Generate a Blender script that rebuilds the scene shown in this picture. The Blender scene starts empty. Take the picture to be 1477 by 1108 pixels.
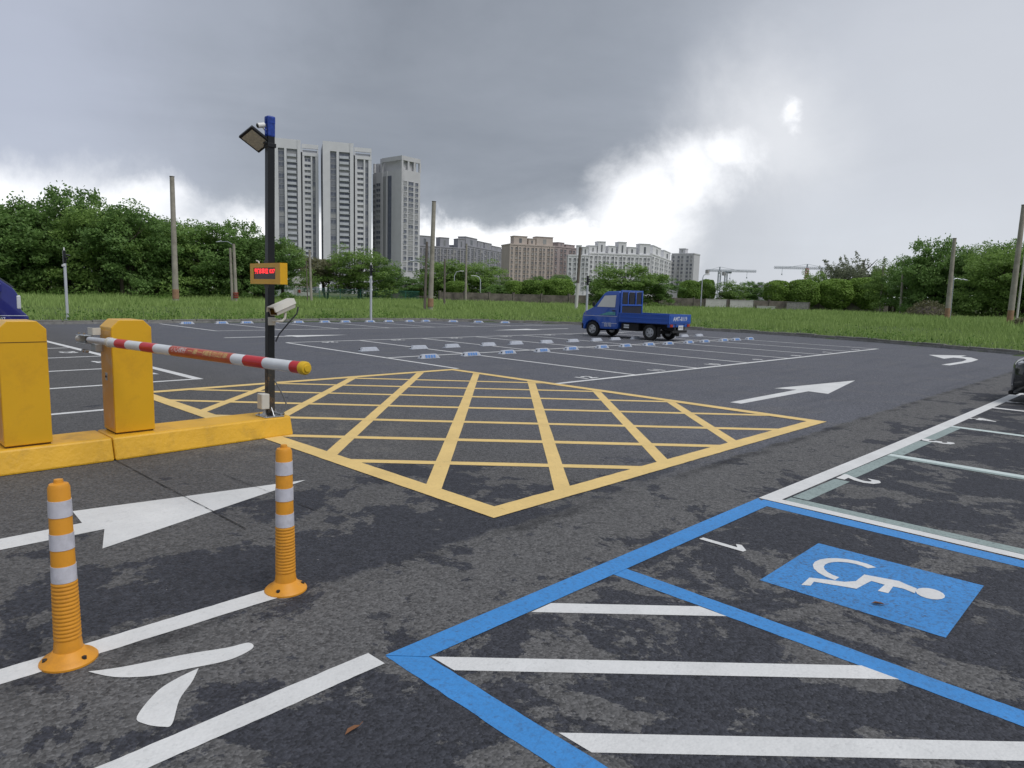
import bpy, bmesh, math, random
import numpy as np
from math import sin, cos, pi, radians, sqrt, atan2
from mathutils import Matrix, Vector

S = bpy.context.scene
C = S.collection
rnd = random.Random(7)
npr = np.random.default_rng(7)

# ------------------------------------------------------------------ camera
FPX, IW, IH, CX, CY = 1005.54, 1477, 1108, 738.5, 554.0
PITCH, ROLL, YAW, HC = radians(7.259), radians(1.555), radians(44.28), 1.55
Fv = Vector((-sin(YAW)*cos(PITCH), cos(YAW)*cos(PITCH), -sin(PITCH)))
_rt = Vector((cos(YAW), sin(YAW), 0)); _up = _rt.cross(Fv)
Rv = cos(ROLL)*_rt + sin(ROLL)*_up
Uv = -sin(ROLL)*_rt + cos(ROLL)*_up
cam_data = bpy.data.cameras.new('camera')
cam = bpy.data.objects.new('camera', cam_data); C.objects.link(cam)
cam_data.sensor_width = 36; cam_data.lens = 36*FPX/IW
cam_data.clip_start = 0.05; cam_data.clip_end = 6000
M = Matrix.Identity(4)
for i in range(3):
    M[i][0], M[i][1], M[i][2] = Rv[i], Uv[i], -Fv[i]
M[0][3], M[1][3], M[2][3] = 0, 0, HC
cam.matrix_world = M
S.camera = cam
Fh = Vector((-sin(YAW), cos(YAW), 0)); Rh = Vector((cos(YAW), sin(YAW), 0))

def at(px, py, d):
    """world point seen at a photo pixel, d metres ahead of the viewer"""
    v = Rv*((px-CX)/FPX) - Uv*((py-CY)/FPX) + Fv
    return Vector((0, 0, HC)) + v*(d/v.dot(Fh))

# ------------------------------------------------------------------ exposure
S.view_settings.view_transform = 'Standard'
S.view_settings.look = 'None'
S.view_settings.gamma = 1
S.view_settings.use_curve_mapping = False
S.view_settings.exposure = 0.35
S.cycles.max_bounces = 4; S.cycles.diffuse_bounces = 3; S.cycles.glossy_bounces = 2; S.cycles.transmission_bounces = 2

# ------------------------------------------------------------------ sky
SUN_AZ = Vector((0.96, 0.15, 0)).normalized()
SUN_EL = radians(57)
W = bpy.data.worlds.new('World'); S.world = W; W.use_nodes = True
def build_sky():
    nt = W.node_tree; N = nt.nodes; L = nt.links; N.clear()
    out = N.new('ShaderNodeOutputWorld'); bg = N.new('ShaderNodeBackground')
    L.new(bg.outputs[0], out.inputs[0])
    tc = N.new('ShaderNodeTexCoord'); D = tc.outputs['Generated']
    def math_(op, a, b=None, c=None, clamp=False):
        n = N.new('ShaderNodeMath'); n.operation = op; n.use_clamp = clamp
        for k, v in enumerate((a, b, c)):
            if v is None: continue
            if isinstance(v, (int, float)): n.inputs[k].default_value = v
            else: L.new(v, n.inputs[k])
        return n.outputs[0]
    def vmath(op, a, b=None):
        n = N.new('ShaderNodeVectorMath'); n.operation = op
        for k, v in enumerate((a, b)):
            if v is None: continue
            if isinstance(v, (tuple, list)): n.inputs[k].default_value = v
            else: L.new(v, n.inputs[k])
        return n
    sep = N.new('ShaderNodeSeparateXYZ'); L.new(D, sep.inputs[0])
    # cloud deck: directions projected on a plane overhead
    den = math_('ADD', math_('MAXIMUM', sep.outputs[2], 0.0), 0.16)
    comb = N.new('ShaderNodeCombineXYZ')
    L.new(math_('DIVIDE', sep.outputs[0], den), comb.inputs[0])
    L.new(math_('DIVIDE', sep.outputs[1], den), comb.inputs[1])
    def noise(vec, scale, detail, rough, dist=0.0, off=(0, 0, 0)):
        v = vmath('ADD', vec, off).outputs[0]
        n = N.new('ShaderNodeTexNoise'); n.inputs['Scale'].default_value = scale
        n.inputs['Detail'].default_value = detail; n.inputs['Roughness'].default_value = rough
        n.inputs['Distortion'].default_value = dist
        L.new(v, n.inputs['Vector']); return n
    n1 = noise(comb.outputs[0], 0.62, 7, 0.55, 0.5, (3.1, 1.7, 0))
    n2 = noise(comb.outputs[0], 0.2, 3, 0.5, 0.2, (0.4, 5.2, 0))
    # warp used to give the gaps ragged edges
    wn = noise(D, 6.5, 9, 0.62, 0.2, (2, 0, 1))
    warp = vmath('SCALE', vmath('SUBTRACT', wn.outputs['Color'], (0.5, 0.5, 0.5)).outputs[0]); warp.inputs['Scale'].default_value = 0.15
    DW = vmath('ADD', D, warp.outputs[0]).outputs[0]
    def gap(direction, flat, r0, r1):
        # soft opening in the deck round a direction, stretched along the horizon
        d = vmath('SUBTRACT', DW, tuple(direction)).outputs[0]
        d = vmath('MULTIPLY', d, (1, 1, flat)).outputs[0]
        ln = vmath('LENGTH', d).outputs['Value']
        m = N.new('ShaderNodeMapRange'); m.interpolation_type = 'SMOOTHSTEP'
        L.new(ln, m.inputs['Value']); m.inputs['From Min'].default_value = r1; m.inputs['From Max'].default_value = r0
        m.inputs['To Min'].default_value = 0; m.inputs['To Max'].default_value = 1
        return m.outputs[0]
    gaps = [gap(g, f, a, b) for g, f, a, b in GAPS]
    tot = gaps[0]
    for g in gaps[1:]:
        tot = math_('MAXIMUM', tot, g)
    # brighter ring of air under the deck, near the horizon
    hz = N.new('ShaderNodeMapRange'); hz.interpolation_type = 'SMOOTHSTEP'
    sepw = N.new('ShaderNodeSeparateXYZ'); L.new(DW, sepw.inputs[0])
    L.new(sepw.outputs[2], hz.inputs['Value'])
    hz.inputs['From Min'].default_value = 0.17; hz.inputs['From Max'].default_value = 0.04
    hz.inputs['To Min'].default_value = 0; hz.inputs['To Max'].default_value = 1
    fine = math_('ADD', math_('MULTIPLY', n1.outputs[0], 0.70), math_('MULTIPLY', n2.outputs[0], 0.60))
    cr = N.new('ShaderNodeValToRGB'); L.new(fine, cr.inputs[0])
    e = cr.color_ramp.elements
    e[0].position = 0.50; e[0].color = (0.235, 0.26, 0.305, 1)
    e[1].position = 0.84; e[1].color = (0.56, 0.60, 0.68, 1)
    m = cr.color_ramp.elements.new(0.65); m.color = (0.36, 0.39, 0.445, 1)
    def mix(f, a, b):
        x = N.new('ShaderNodeMix'); x.data_type = 'RGBA'
        if isinstance(f, float): x.inputs[0].default_value = f
        else: L.new(f, x.inputs[0])
        for k, v in ((6, a), (7, b)):
            if isinstance(v, tuple): x.inputs[k].default_value = v
            else: L.new(v, x.inputs[k])
        return x.outputs[2]
    col = mix(math_('MULTIPLY', hz.outputs[0], 0.45), cr.outputs[0], (0.72, 0.76, 0.83, 1))
    for g, f, a, b2, amt, c in VEILS:
        col = mix(math_('MULTIPLY', gap(g, f, a, b2), amt), col, c)
    col = mix(tot, col, (1.15, 1.16, 1.19, 1))
    sky = N.new('ShaderNodeTexSky'); sky.sky_type = 'NISHITA'; sky.sun_disc = False
    sky.sun_elevation = SUN_EL
    sky.sun_rotation = atan2(SUN_AZ.x, SUN_AZ.y)
    sc = vmath('SCALE', sky.outputs[0]); sc.inputs['Scale'].default_value = 0.10
    col = mix(0.93, sc.outputs[0], col)
    L.new(col, bg.inputs['Color']); bg.inputs['Strength'].default_value = 0.80
def dirpx(px, py):
    v = at(px, py, 100) - Vector((0, 0, HC)); return v.normalized()
GAPS = [(dirpx(930, 322), 1.0, 0.030, 0.110), (dirpx(985, 268), 1.0, 0.01, 0.080), (dirpx(1038, 232), 1.0, 0.0, 0.05), (dirpx(1127, 167), 0.8, 0.0, 0.024),
        (dirpx(10, 275), 2.6, 0.0, 0.20), (dirpx(160, 300), 3.2, 0.0, 0.17), (dirpx(-260, 265), 2.6, 0.02, 0.28),
        (dirpx(800, 362), 3.6, 0.09, 0.21), (dirpx(640, 364), 4.2, 0.09, 0.22), (dirpx(480, 360), 3.6, 0.05, 0.22), (dirpx(330, 345), 3.6, 0.02, 0.22)]
VEILS = [(dirpx(1450, 200), 1.0, 0.05, 0.50, .85, (.66, .685, .74, 1)), (dirpx(10, 70), 1.0, 0.0, 0.38, .75, (.54, .58, .70, 1)), (dirpx(1300, 400), 2.0, 0.0, 0.35, .6, (.72, .755, .82, 1)),
         (dirpx(1090, 200), 1.0, 0.0, 0.17, .85, (.86, .875, .91, 1)), (dirpx(1060, 330), 1.2, 0.0, 0.12, .75, (.58, .605, .66, 1)), (dirpx(640, 170), 1.6, 0.0, 0.45, .50, (.25, .275, .32, 1)),
         (dirpx(900, 60), 1.2, 0.0, 0.25, .35, (.27, .30, .35, 1)), (dirpx(380, 30), 1.6, 0.0, 0.2, .35, (.46, .50, .58, 1))]
build_sky()
sun_d = bpy.data.lights.new('sun', 'SUN'); sun_d.energy = 1.5; sun_d.angle = radians(35); sun_d.color = (1.0, 0.98, 0.955)
sun = bpy.data.objects.new('sun', sun_d); C.objects.link(sun)
sdir = SUN_AZ*cos(SUN_EL) + Vector((0, 0, sin(SUN_EL)))
sun.rotation_euler = sdir.to_track_quat('Z', 'Y').to_euler()
sun.location = sdir*50

# ------------------------------------------------------------------ materials
def nmat(name):
    m = bpy.data.materials.new(name); m.use_nodes = True
    nt = m.node_tree; b = nt.nodes['Principled BSDF']
    return m, nt.nodes, nt.links, b

def mat(name, col, rough=0.6, metal=0.0, var=0.12, scale=6.0, bump=0.0, bscale=60.0, spec=0.5, coat=0.0, orand=0.0, dirt=None, dirt_amt=0.4, dscale=1.5):
    m, N, L, b = nmat(name)
    tc = N.new('ShaderNodeTexCoord')
    n = N.new('ShaderNodeTexNoise'); n.inputs['Scale'].default_value = scale; n.inputs['Detail'].default_value = 5; n.inputs['Roughness'].default_value = .6
    L.new(tc.outputs['Object'], n.inputs['Vector'])
    cr = N.new('ShaderNodeValToRGB'); L.new(n.outputs[0], cr.inputs[0])
    e = cr.color_ramp.elements
    e[0].position = .3; e[1].position = .7
    e[0].color = tuple(c*(1-var) for c in col)+(1,); e[1].color = tuple(min(1, c*(1+var)) for c in col)+(1,)
    src = cr.outputs[0]
    if dirt is not None:
        n2 = N.new('ShaderNodeTexNoise'); n2.inputs['Scale'].default_value = dscale; n2.inputs['Detail'].default_value = 8; n2.inputs['Roughness'].default_value = .7
        L.new(tc.outputs['Object'], n2.inputs['Vector'])
        r2 = N.new('ShaderNodeMapRange'); L.new(n2.outputs[0], r2.inputs['Value'])
        r2.inputs['From Min'].default_value = .5; r2.inputs['From Max'].default_value = .72; r2.inputs['To Max'].default_value = dirt_amt
        mx = N.new('ShaderNodeMix'); mx.data_type = 'RGBA'; L.new(r2.outputs[0], mx.inputs[0]); L.new(src, mx.inputs[6]); mx.inputs[7].default_value = tuple(dirt)+(1,)
        src = mx.outputs[2]
    if orand > 0:
        oi = N.new('ShaderNodeObjectInfo'); pw = N.new('ShaderNodeMath'); pw.operation = 'POWER'; L.new(oi.outputs['Random'], pw.inputs[0]); pw.inputs[1].default_value = 3.0
        mr = N.new('ShaderNodeMath'); mr.operation = 'MULTIPLY'; L.new(pw.outputs[0], mr.inputs[0]); mr.inputs[1].default_value = orand
        mz = N.new('ShaderNodeMix'); mz.data_type = 'RGBA'; L.new(mr.outputs[0], mz.inputs[0]); L.new(src, mz.inputs[6]); mz.inputs[7].default_value = (.55, .54, .50, 1)
        src = mz.outputs[2]
    L.new(src, b.inputs['Base Color'])
    b.inputs['Roughness'].default_value = rough; b.inputs['Metallic'].default_value = metal
    b.inputs['Specular IOR Level'].default_value = spec
    b.inputs['Coat Weight'].default_value = coat
    if bump > 0:
        nb = N.new('ShaderNodeTexNoise'); nb.inputs['Scale'].default_value = bscale; nb.inputs['Detail'].default_value = 3
        L.new(tc.outputs['Object'], nb.inputs['Vector'])
        bp = N.new('ShaderNodeBump'); bp.inputs['Strength'].default_value = bump; bp.inputs['Distance'].default_value = .01
        L.new(nb.outputs[0], bp.inputs['Height']); L.new(bp.outputs[0], b.inputs['Normal'])
    return m

def leaf_mat(name, c0, c1, rough=.55, trans=.35):
    m, N, L, b = nmat(name)
    g = N.new('ShaderNodeNewGeometry')
    tc = N.new('ShaderNodeTexCoord')
    n = N.new('ShaderNodeTexNoise'); n.inputs['Scale'].default_value = .55; n.inputs['Detail'].default_value = 2
    L.new(tc.outputs['Object'], n.inputs['Vector'])
    oi = N.new('ShaderNodeObjectInfo')
    a = N.new('ShaderNodeMath'); a.operation = 'MULTIPLY_ADD'; L.new(g.outputs['Random Per Island'], a.inputs[0]); a.inputs[1].default_value = .55
    L.new(n.outputs[0], a.inputs[2])
    a2 = N.new('ShaderNodeMath'); a2.operation = 'MULTIPLY_ADD'; L.new(oi.outputs['Random'], a2.inputs[0]); a2.inputs[1].default_value = .3; L.new(a.outputs[0], a2.inputs[2])
    cr = N.new('ShaderNodeValToRGB'); L.new(a2.outputs[0], cr.inputs[0])
    e = cr.color_ramp.elements; e[0].position = .35; e[1].position = 1.25 if False else 1.0
    e[0].color = tuple(c0)+(1,); e[1].color = tuple(c1)+(1,)
    L.new(cr.outputs[0], b.inputs['Base Color']); b.inputs['Roughness'].default_value = rough
    b.inputs['Specular IOR Level'].default_value = .3
    tr = N.new('ShaderNodeBsdfTranslucent'); L.new(cr.outputs[0], tr.inputs[0])
    mx = N.new('ShaderNodeMixShader'); mx.inputs[0].default_value = trans
    L.new(b.outputs[0], mx.inputs[1]); L.new(tr.outputs[0], mx.inputs[2])
    L.new(mx.outputs[0], N['Material Output'].inputs[0])
    return m

def emit_mat(name, col, strength):
    m, N, L, b = nmat(name)
    b.inputs['Base Color'].default_value = tuple(c*.3 for c in col)+(1,)
    b.inputs['Emission Color'].default_value = tuple(col)+(1,); b.inputs['Emission Strength'].default_value = strength
    return m

def asphalt_mat():
    m, N, L, b = nmat('asphalt')
    tc = N.new('ShaderNodeTexCoord'); O = tc.outputs['Object']
    sep = N.new('ShaderNodeSeparateXYZ'); L.new(O, sep.inputs[0])
    def noise(scale, detail=4, rough=.6, dist=0., vec=O):
        n = N.new('ShaderNodeTexNoise'); n.inputs['Scale'].default_value = scale; n.inputs['Detail'].default_value = detail
        n.inputs['Roughness'].default_value = rough; n.inputs['Distortion'].default_value = dist
        L.new(vec, n.inputs['Vector']); return n.outputs[0]
    def rng(v, a, b_, c=0., d=1., smooth=False):
        r = N.new('ShaderNodeMapRange'); L.new(v, r.inputs['Value'])
        if smooth: r.interpolation_type = 'SMOOTHSTEP'
        r.inputs['From Min'].default_value = a; r.inputs['From Max'].default_value = b_
        r.inputs['To Min'].default_value = c; r.inputs['To Max'].default_value = d
        return r.outputs[0]
    def mth(op, a, b_):
        n = N.new('ShaderNodeMath'); n.operation = op
        for k, v in enumerate((a, b_)):
            if isinstance(v, (int, float)): n.inputs[k].default_value = v
            else: L.new(v, n.inputs[k])
        return n.outputs[0]
    def mix(f, a, b_):
        x = N.new('ShaderNodeMix'); x.data_type = 'RGBA'
        if isinstance(f, float): x.inputs[0].default_value = f
        else: L.new(f, x.inputs[0])
        for k, v in ((6, a), (7, b_)):
            if isinstance(v, tuple): x.inputs[k].default_value = v
            else: L.new(v, x.inputs[k])
        return x.outputs[2]
    # edge-wobbled coordinates of the old / new paving seam
    wob = mth('MULTIPLY', mth('SUBTRACT', noise(2.5, 7, .7), .5), .30)
    xw = mth('ADD', sep.outputs[0], wob)
    old = rng(xw, -3.20, -3.16)                       # 1: old coarse paving on the near side
    near = rng(mth('ADD', sep.outputs[1], mth('MULTIPLY', wob, 3.0)), 7.5, 4.5)       # 1: lane in front of the yellow box
    # base colours
    big = noise(.35, 3, .6)
    new_c = mix(big, (.098, .102, .121, 1), (.134, .138, .157, 1))
    stain = rng(noise(1.3, 5, .75, .4), .5, .66)
    new_c = mix(mth('MULTIPLY', stain, .35), new_c, (.165, .16, .155, 1))
    mp = N.new('ShaderNodeMapping'); L.new(O, mp.inputs[0]); mp.inputs['Scale'].default_value = (3.2, .22, 1)
    track = rng(noise(1.0, 3, .6, .3, mp.outputs[0]), .5, .72)          # wheel tracks along the aisle
    new_c = mix(mth('MULTIPLY', track, .45), new_c, (.080, .084, .101, 1))
    lane_c = mix(noise(1.1, 4, .65), (.078, .078, .082, 1), (.125, .121, .118, 1))
    worn = mix(noise(3.0, 3), (.096, .095, .096, 1), (.134, .131, .130, 1))
    # strips of black binder still covering the coarse stone
    pn = noise(1.35, 7, .70, .35)
    jag = mth('MULTIPLY', mth('SUBTRACT', noise(26, 4, .8), .5), .075)
    pn = mth('ADD', pn, jag)
    strip = rng(sep.outputs[0], -2.75, -2.15, -.085, .022)          # driving strip is worn barer than the bays
    patch = rng(mth('ADD', pn, strip), .492, .506)
    fleck = rng(mth('ADD', noise(5.5, 5, .75, .2), jag), .60, .62)
    patch = mth('MAXIMUM', patch, mth('MULTIPLY', fleck, .85))
    blk = mix(noise(9, 3), (.032, .034, .043, 1), (.054, .056, .067, 1))
    old_c = mix(patch, worn, blk)
    lp = rng(mth('ADD', mth('ADD', noise(.9, 6, .68, .2), jag), mth('ADD', rng(sep.outputs[0], -5.4, -3.5, -.15, .075), rng(mth('ABSOLUTE', mth('SUBTRACT', sep.outputs[1], 2.6), 0), .6, 3.2, .03, -.09))), .50, .512)
    lane_c = mix(lp, lane_c, blk)
    new_c = mix(near, new_c, lane_c)
    col = mix(old, new_c, old_c)
    seam = mth('MULTIPLY', rng(mth('ABSOLUTE', mth('ADD', xw, 3.12), 0), .10, .0), rng(noise(1.7, 4), .42, .6))
    col = mix(mth('MULTIPLY', seam, .75), col, (.025, .025, .028, 1))
    # pale concrete dust by the island end
    dx = mth('SUBTRACT', sep.outputs[0], -6.9); dy = mth('SUBTRACT', sep.outputs[1], 3.6)
    rr = mth('SQRT', mth('ADD', mth('MULTIPLY', dx, dx), mth('MULTIPLY', mth('MULTIPLY', dy, dy), .6)), 0)
    dust = mth('MULTIPLY', rng(rr, 1.7, .3), rng(noise(2.6, 5, .7, .6), .47, .66))
    col = mix(mth('MULTIPLY', dust, .6), col, (.24, .225, .20, 1))
    # bright grit and scraps
    grit = rng(noise(46, 2, .5), .765, .785)
    col = mix(mth('MULTIPLY', grit, .55), col, (.45, .44, .42, 1))
    # stone grain
    vo = N.new('ShaderNodeTexVoronoi'); vo.inputs['Scale'].default_value = 80; L.new(O, vo.inputs['Vector'])
    g1 = rng(vo.outputs['Color'], 0, 1, .45, 1.55)
    g2 = rng(noise(24, 4, .75), .3, .7, .72, 1.28)
    grain = mth('MULTIPLY', g1, g2)
    mul = N.new('ShaderNodeMix'); mul.data_type = 'RGBA'; mul.blend_type = 'MULTIPLY'; mul.inputs[0].default_value = 1
    L.new(col, mul.inputs[6]); L.new(grain, mul.inputs[7])
    L.new(mul.outputs[2], b.inputs['Base Color'])
    b.inputs['Roughness'].default_value = .82
    b.inputs['Specular IOR Level'].default_value = .35
    h = mth('ADD', mth('MULTIPLY', vo.outputs['Distance'], -.8), mth('MULTIPLY', patch, .25))
    bp = N.new('ShaderNodeBump'); bp.inputs['Strength'].default_value = .9; bp.inputs['Distance'].default_value = .008
    L.new(h, bp.inputs['Height']); L.new(bp.outputs[0], b.inputs['Normal'])
    return m

def paint_mat(name, col, wear=.25, wscale=14., rough=.62, pits=.12, mottle=.10):
    m, N, L, b = nmat(name)
    tc = N.new('ShaderNodeTexCoord'); O = tc.outputs['Object']
    def noise(s, d, r):
        n = N.new('ShaderNodeTexNoise'); n.inputs['Scale'].default_value = s; n.inputs['Detail'].default_value = d; n.inputs['Roughness'].default_value = r
        L.new(O, n.inputs['Vector']); return n.outputs[0]
    cr = N.new('ShaderNodeValToRGB'); L.new(noise(2.2, 6, .7), cr.inputs[0])
    e = cr.color_ramp.elements; e[0].position = .3; e[1].position = .7
    e[0].color = tuple(c*.86 for c in col)+(1,); e[1].color = tuple(min(1, c*1.06) for c in col)+(1,)
    r = N.new('ShaderNodeMapRange'); L.new(noise(wscale, 8, .75), r.inputs['Value'])
    r.inputs['From Min'].default_value = .58; r.inputs['From Max'].default_value = .74; r.inputs['To Max'].default_value = wear
    mx = N.new('ShaderNodeMix'); mx.data_type = 'RGBA'; L.new(r.outputs[0], mx.inputs[0]); L.new(cr.outputs[0], mx.inputs[6]); mx.inputs[7].default_value = (.09, .09, .09, 1)
    vo = N.new('ShaderNodeTexVoronoi'); vo.inputs['Scale'].default_value = 80; L.new(O, vo.inputs['Vector'])
    pr = N.new('ShaderNodeMapRange'); L.new(vo.outputs['Color'], pr.inputs['Value']); pr.inputs['From Min'].default_value = .80; pr.inputs['From Max'].default_value = .97; pr.inputs['To Max'].default_value = pits
    mp = N.new('ShaderNodeMix'); mp.data_type = 'RGBA'; L.new(pr.outputs[0], mp.inputs[0]); L.new(mx.outputs[2], mp.inputs[6]); mp.inputs[7].default_value = (.06, .06, .065, 1)
    mo = N.new('ShaderNodeMapRange'); L.new(noise(34, 5, .8), mo.inputs['Value']); mo.inputs['From Min'].default_value = .48; mo.inputs['From Max'].default_value = .70; mo.inputs['To Max'].default_value = mottle
    mq = N.new('ShaderNodeMix'); mq.data_type = 'RGBA'; L.new(mo.outputs[0], mq.inputs[0]); L.new(mp.outputs[2], mq.inputs[6]); mq.inputs[7].default_value = (.05, .055, .065, 1)
    L.new(mq.outputs[2], b.inputs['Base Color']); b.inputs['Roughness'].default_value = rough
    b.inputs['Specular IOR Level'].default_value = .4
    bp = N.new('ShaderNodeBump'); bp.inputs['Strength'].default_value = .35; bp.inputs['Distance'].default_value = .004; bp.invert = True
    L.new(vo.outputs['Distance'], bp.inputs['Height']); L.new(bp.outputs[0], b.inputs['Normal'])
    return m

MT = dict(
    asphalt=asphalt_mat(),
    white_paint=paint_mat('white_paint', (.74, .74, .73), .3),
    yellow_paint=paint_mat('yellow_paint', (.84, .60, .23), .30),
    blue_paint=paint_mat('blue_paint', (.055, .275, .66), .35, 30, pits=.45, mottle=.35),
    panel_paint=paint_mat('panel_paint', (.05, .265, .64), .8, 22, pits=.8, mottle=.75),
    mint_paint=paint_mat('mint_paint', (.62, .71, .69), .4, 12, pits=.2, mottle=.15),
    green_paint=paint_mat('green_paint', (.31, .385, .37), .75, 9, pits=.5, mottle=.55),
    groove=mat('groove', (.03, .03, .03), .9),
    earth=mat('earth', (.10, .12, .045), .95, var=.35, scale=.6),
    soil=mat('soil', (.045, .075, .018), .95, var=.4, scale=1.2),
    concrete=mat('concrete', (.27, .265, .25), .9, var=.22, scale=5, bump=.5, bscale=40, dirt=(.07, .07, .06), dirt_amt=.7, dscale=2.2),
    kerb=mat('kerb', (.20, .195, .18), .92, var=.25, scale=4, bump=.5, bscale=30, dirt=(.05, .055, .035), dirt_amt=.8, dscale=1.3),
    pole=mat('pole', (.36, .33, .275), .9, var=.18, scale=3, dirt=(.10, .09, .07), dirt_amt=.6, dscale=1.0),
    pole_dark=mat('pole_dark', (.17, .145, .125), .9, var=.2, scale=3),
    pole_base=mat('pole_base', (.33, .20, .12), .9, var=.25, scale=5),
    island=mat('island', (.76, .42, .025), .5, var=.08, scale=3, bump=.5, bscale=25, dirt=(.30, .18, .03), dirt_amt=.6, dscale=3.2),
    cabinet=mat('cabinet', (.76, .415, .014), .34, var=.05, scale=2, spec=.5, dirt=(.50, .24, .02), dirt_amt=.5, dscale=4),
    cabinet_side=mat('cabinet_side', (.66, .32, .02), .30, var=.08, scale=3, dirt=(.60, .45, .28), dirt_amt=.85, dscale=5),
    seam=mat('seam', (.10, .05, .008), .8),
    orange=mat('orange', (.74, .315, .022), .5, var=.06, scale=8, dirt=(.40, .17, .03), dirt_amt=.55, dscale=9),
    reflect=mat('reflect', (.62, .61, .66), .35, var=.07, scale=30, dirt=(.42, .40, .42), dirt_amt=.6, dscale=16),
    steel=mat('steel', (.55, .56, .57), .38, 1.0, var=.1, scale=12),
    galv=mat('galv', (.42, .45, .47), .45, .7, var=.12, scale=8),
    silver=mat('silver', (.60, .62, .66), .42, .35, var=.06),
    black_metal=mat('black_metal', (.014, .015, .017), .32, .2, var=.2),
    rust_metal=mat('rust_metal', (.04, .038, .034), .6, .2, var=.3, dirt=(.35, .20, .08), dirt_amt=.8, dscale=14),
    boom_white=mat('boom_white', (.70, .72, .74), .30, var=.06, scale=9),
    boom_red=mat('boom_red', (.58, .022, .03), .28, var=.10, scale=9),
    boom_text_red=mat('boom_text_red', (.46, .07, .035), .32, var=.15, scale=9),
    gold=mat('gold', (.75, .55, .22), .5), cap_yellow=mat('cap_yellow', (.72, .45, .02), .45),
    cream=mat('cream', (.62, .60, .54), .42, var=.05), cream_dark=mat('cream_dark', (.42, .40, .33), .5),
    white_plastic=mat('white_plastic', (.74, .74, .72), .45, var=.05),
    lens=mat('lens', (.02, .012, .008), .08), flood_glass=mat('flood_glass', (.52, .49, .40), .25, var=.2, scale=40),
    tape=mat('tape', (.015, .05, .30), .35, var=.4, scale=30),
    led_off=mat('led_off', (.03, .004, .006), .25), led_on=emit_mat('led_on', (1.0, .03, .035), 1.6),
    cable=mat('cable', (.02, .022, .03), .5), conduit=mat('conduit', (.16, .17, .18), .5),
    stop_body=mat('stop_body', (.46, .49, .55), .6, var=.15, scale=9, dirt=(.22, .22, .23), dirt_amt=.6, dscale=8),
    stop_blue=mat('stop_blue', (.10, .24, .55), .55, var=.35, scale=40),
    truck_blue=mat('truck_blue', (.013, .085, .42), .32, var=.06, scale=2, coat=.6, dirt=(.05, .10, .30), dirt_amt=.4, dscale=2.5),
    van_blue=mat('van_blue', (.012, .016, .17), .28, var=.05, coat=.7),
    car_black=mat('car_black', (.008, .009, .010), .2, var=.05, coat=.8),
    tyre=mat('tyre', (.018, .018, .018), .85, var=.2, scale=20), rim=mat('rim', (.46, .47, .48), .4, .5, var=.1, scale=20),
    glass=mat('glass', (.05, .06, .065), .06, var=.05, spec=.9), glass_painted_sky=mat('glass_painted_sky', (.60, .60, .56), .05, var=.08, scale=1.5, spec=.9),  # truck door glass: the bright sky in it is put into the base colour
    under=mat('under', (.015, .015, .016), .8), mesh_dark=mat('mesh_dark', (.02, .022, .03), .7),
    lamp_red=mat('lamp_red', (.35, .03, .02), .25), lamp_clear=mat('lamp_clear', (.60, .62, .64), .12, spec=.9),
    plate=mat('plate', (.68, .70, .70), .5), decal=mat('decal', (.55, .58, .66), .6, var=.1), decal_green=mat('decal_green', (.10, .34, .36), .5, var=.3, scale=9),
    bark=mat('bark', (.085, .07, .052), .95, var=.3, scale=8), bark_pale=mat('bark_pale', (.17, .15, .12), .95, var=.3, scale=8),
    leaf_dark=leaf_mat('leaf_dark', (.058, .120, .034), (.205, .340, .095), trans=.42),
    leaf_mid=leaf_mat('leaf_mid', (.072, .145, .034), (.255, .39, .10), trans=.42),
    leaf_trim=leaf_mat('leaf_trim', (.075, .160, .026), (.25, .39, .080), trans=.40),
    leaf_grey=leaf_mat('leaf_grey', (.10, .12, .075), (.25, .28, .18)),
    leaf_brown=leaf_mat('leaf_brown', (.085, .085, .045), (.21, .21, .11)),
    grass=leaf_mat('grass', (.130, .225, .048), (.34, .47, .145), trans=.3),
    weed=leaf_mat('weed', (.05, .115, .02), (.17, .30, .06)),
    dead_leaf=mat('dead_leaf', (.20, .09, .04), .8),
    tower=mat('tower', (.67, .675, .695), .85, var=.05, scale=.2), tower_dark=mat('tower_dark', (.32, .33, .36), .8, var=.08, scale=.3),
    tower3=mat('tower3', (.56, .56, .575), .85, var=.05, scale=.2),
    far_glass=mat('far_glass', (.12, .135, .175), .35, var=.25, scale=.35, orand=.6), far_glass2=mat('far_glass2', (.15, .16, .175), .4, var=.3, scale=.5, orand=.6),
    balcony=mat('balcony', (.52, .54, .58), .7, var=.10, scale=.4),
    block_grey=mat('block_grey', (.34, .34, .37), .85, var=.12, scale=.15), block_beige=mat('block_beige', (.52, .45, .40), .85, var=.08, scale=.15),
    block_brown=mat('block_brown', (.38, .32, .305), .85, var=.08, scale=.15), block_white=mat('block_white', (.74, .74, .75), .85, var=.05, scale=.15),
    block_slate=mat('block_slate', (.44, .425, .42), .85, var=.08, scale=.15),
    wall_old=mat('wall_old', (.17, .15, .125), .95, var=.4, scale=1.2, dirt=(.04, .04, .03), dirt_amt=.8, dscale=.8),
    wall_white=mat('wall_white', (.62, .61, .57), .9, var=.1, scale=.8, dirt=(.35, .33, .28), dirt_amt=.5, dscale=.9),
    fence_green=mat('fence_green', (.05, .20, .15), .6, var=.2), red_sheet=mat('red_sheet', (.42, .05, .035), .6), crane_grey_hazed=mat('crane_grey_hazed', (.42, .46, .50), .7),  # crane grey is lightened: distance haze put into the colour
    crane_red_hazed=mat('crane_red_hazed', (.55, .16, .10), .7), rubble=mat('rubble', (.10, .085, .07), .95, var=.4, scale=3),  # crane red likewise carries painted haze
)

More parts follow.
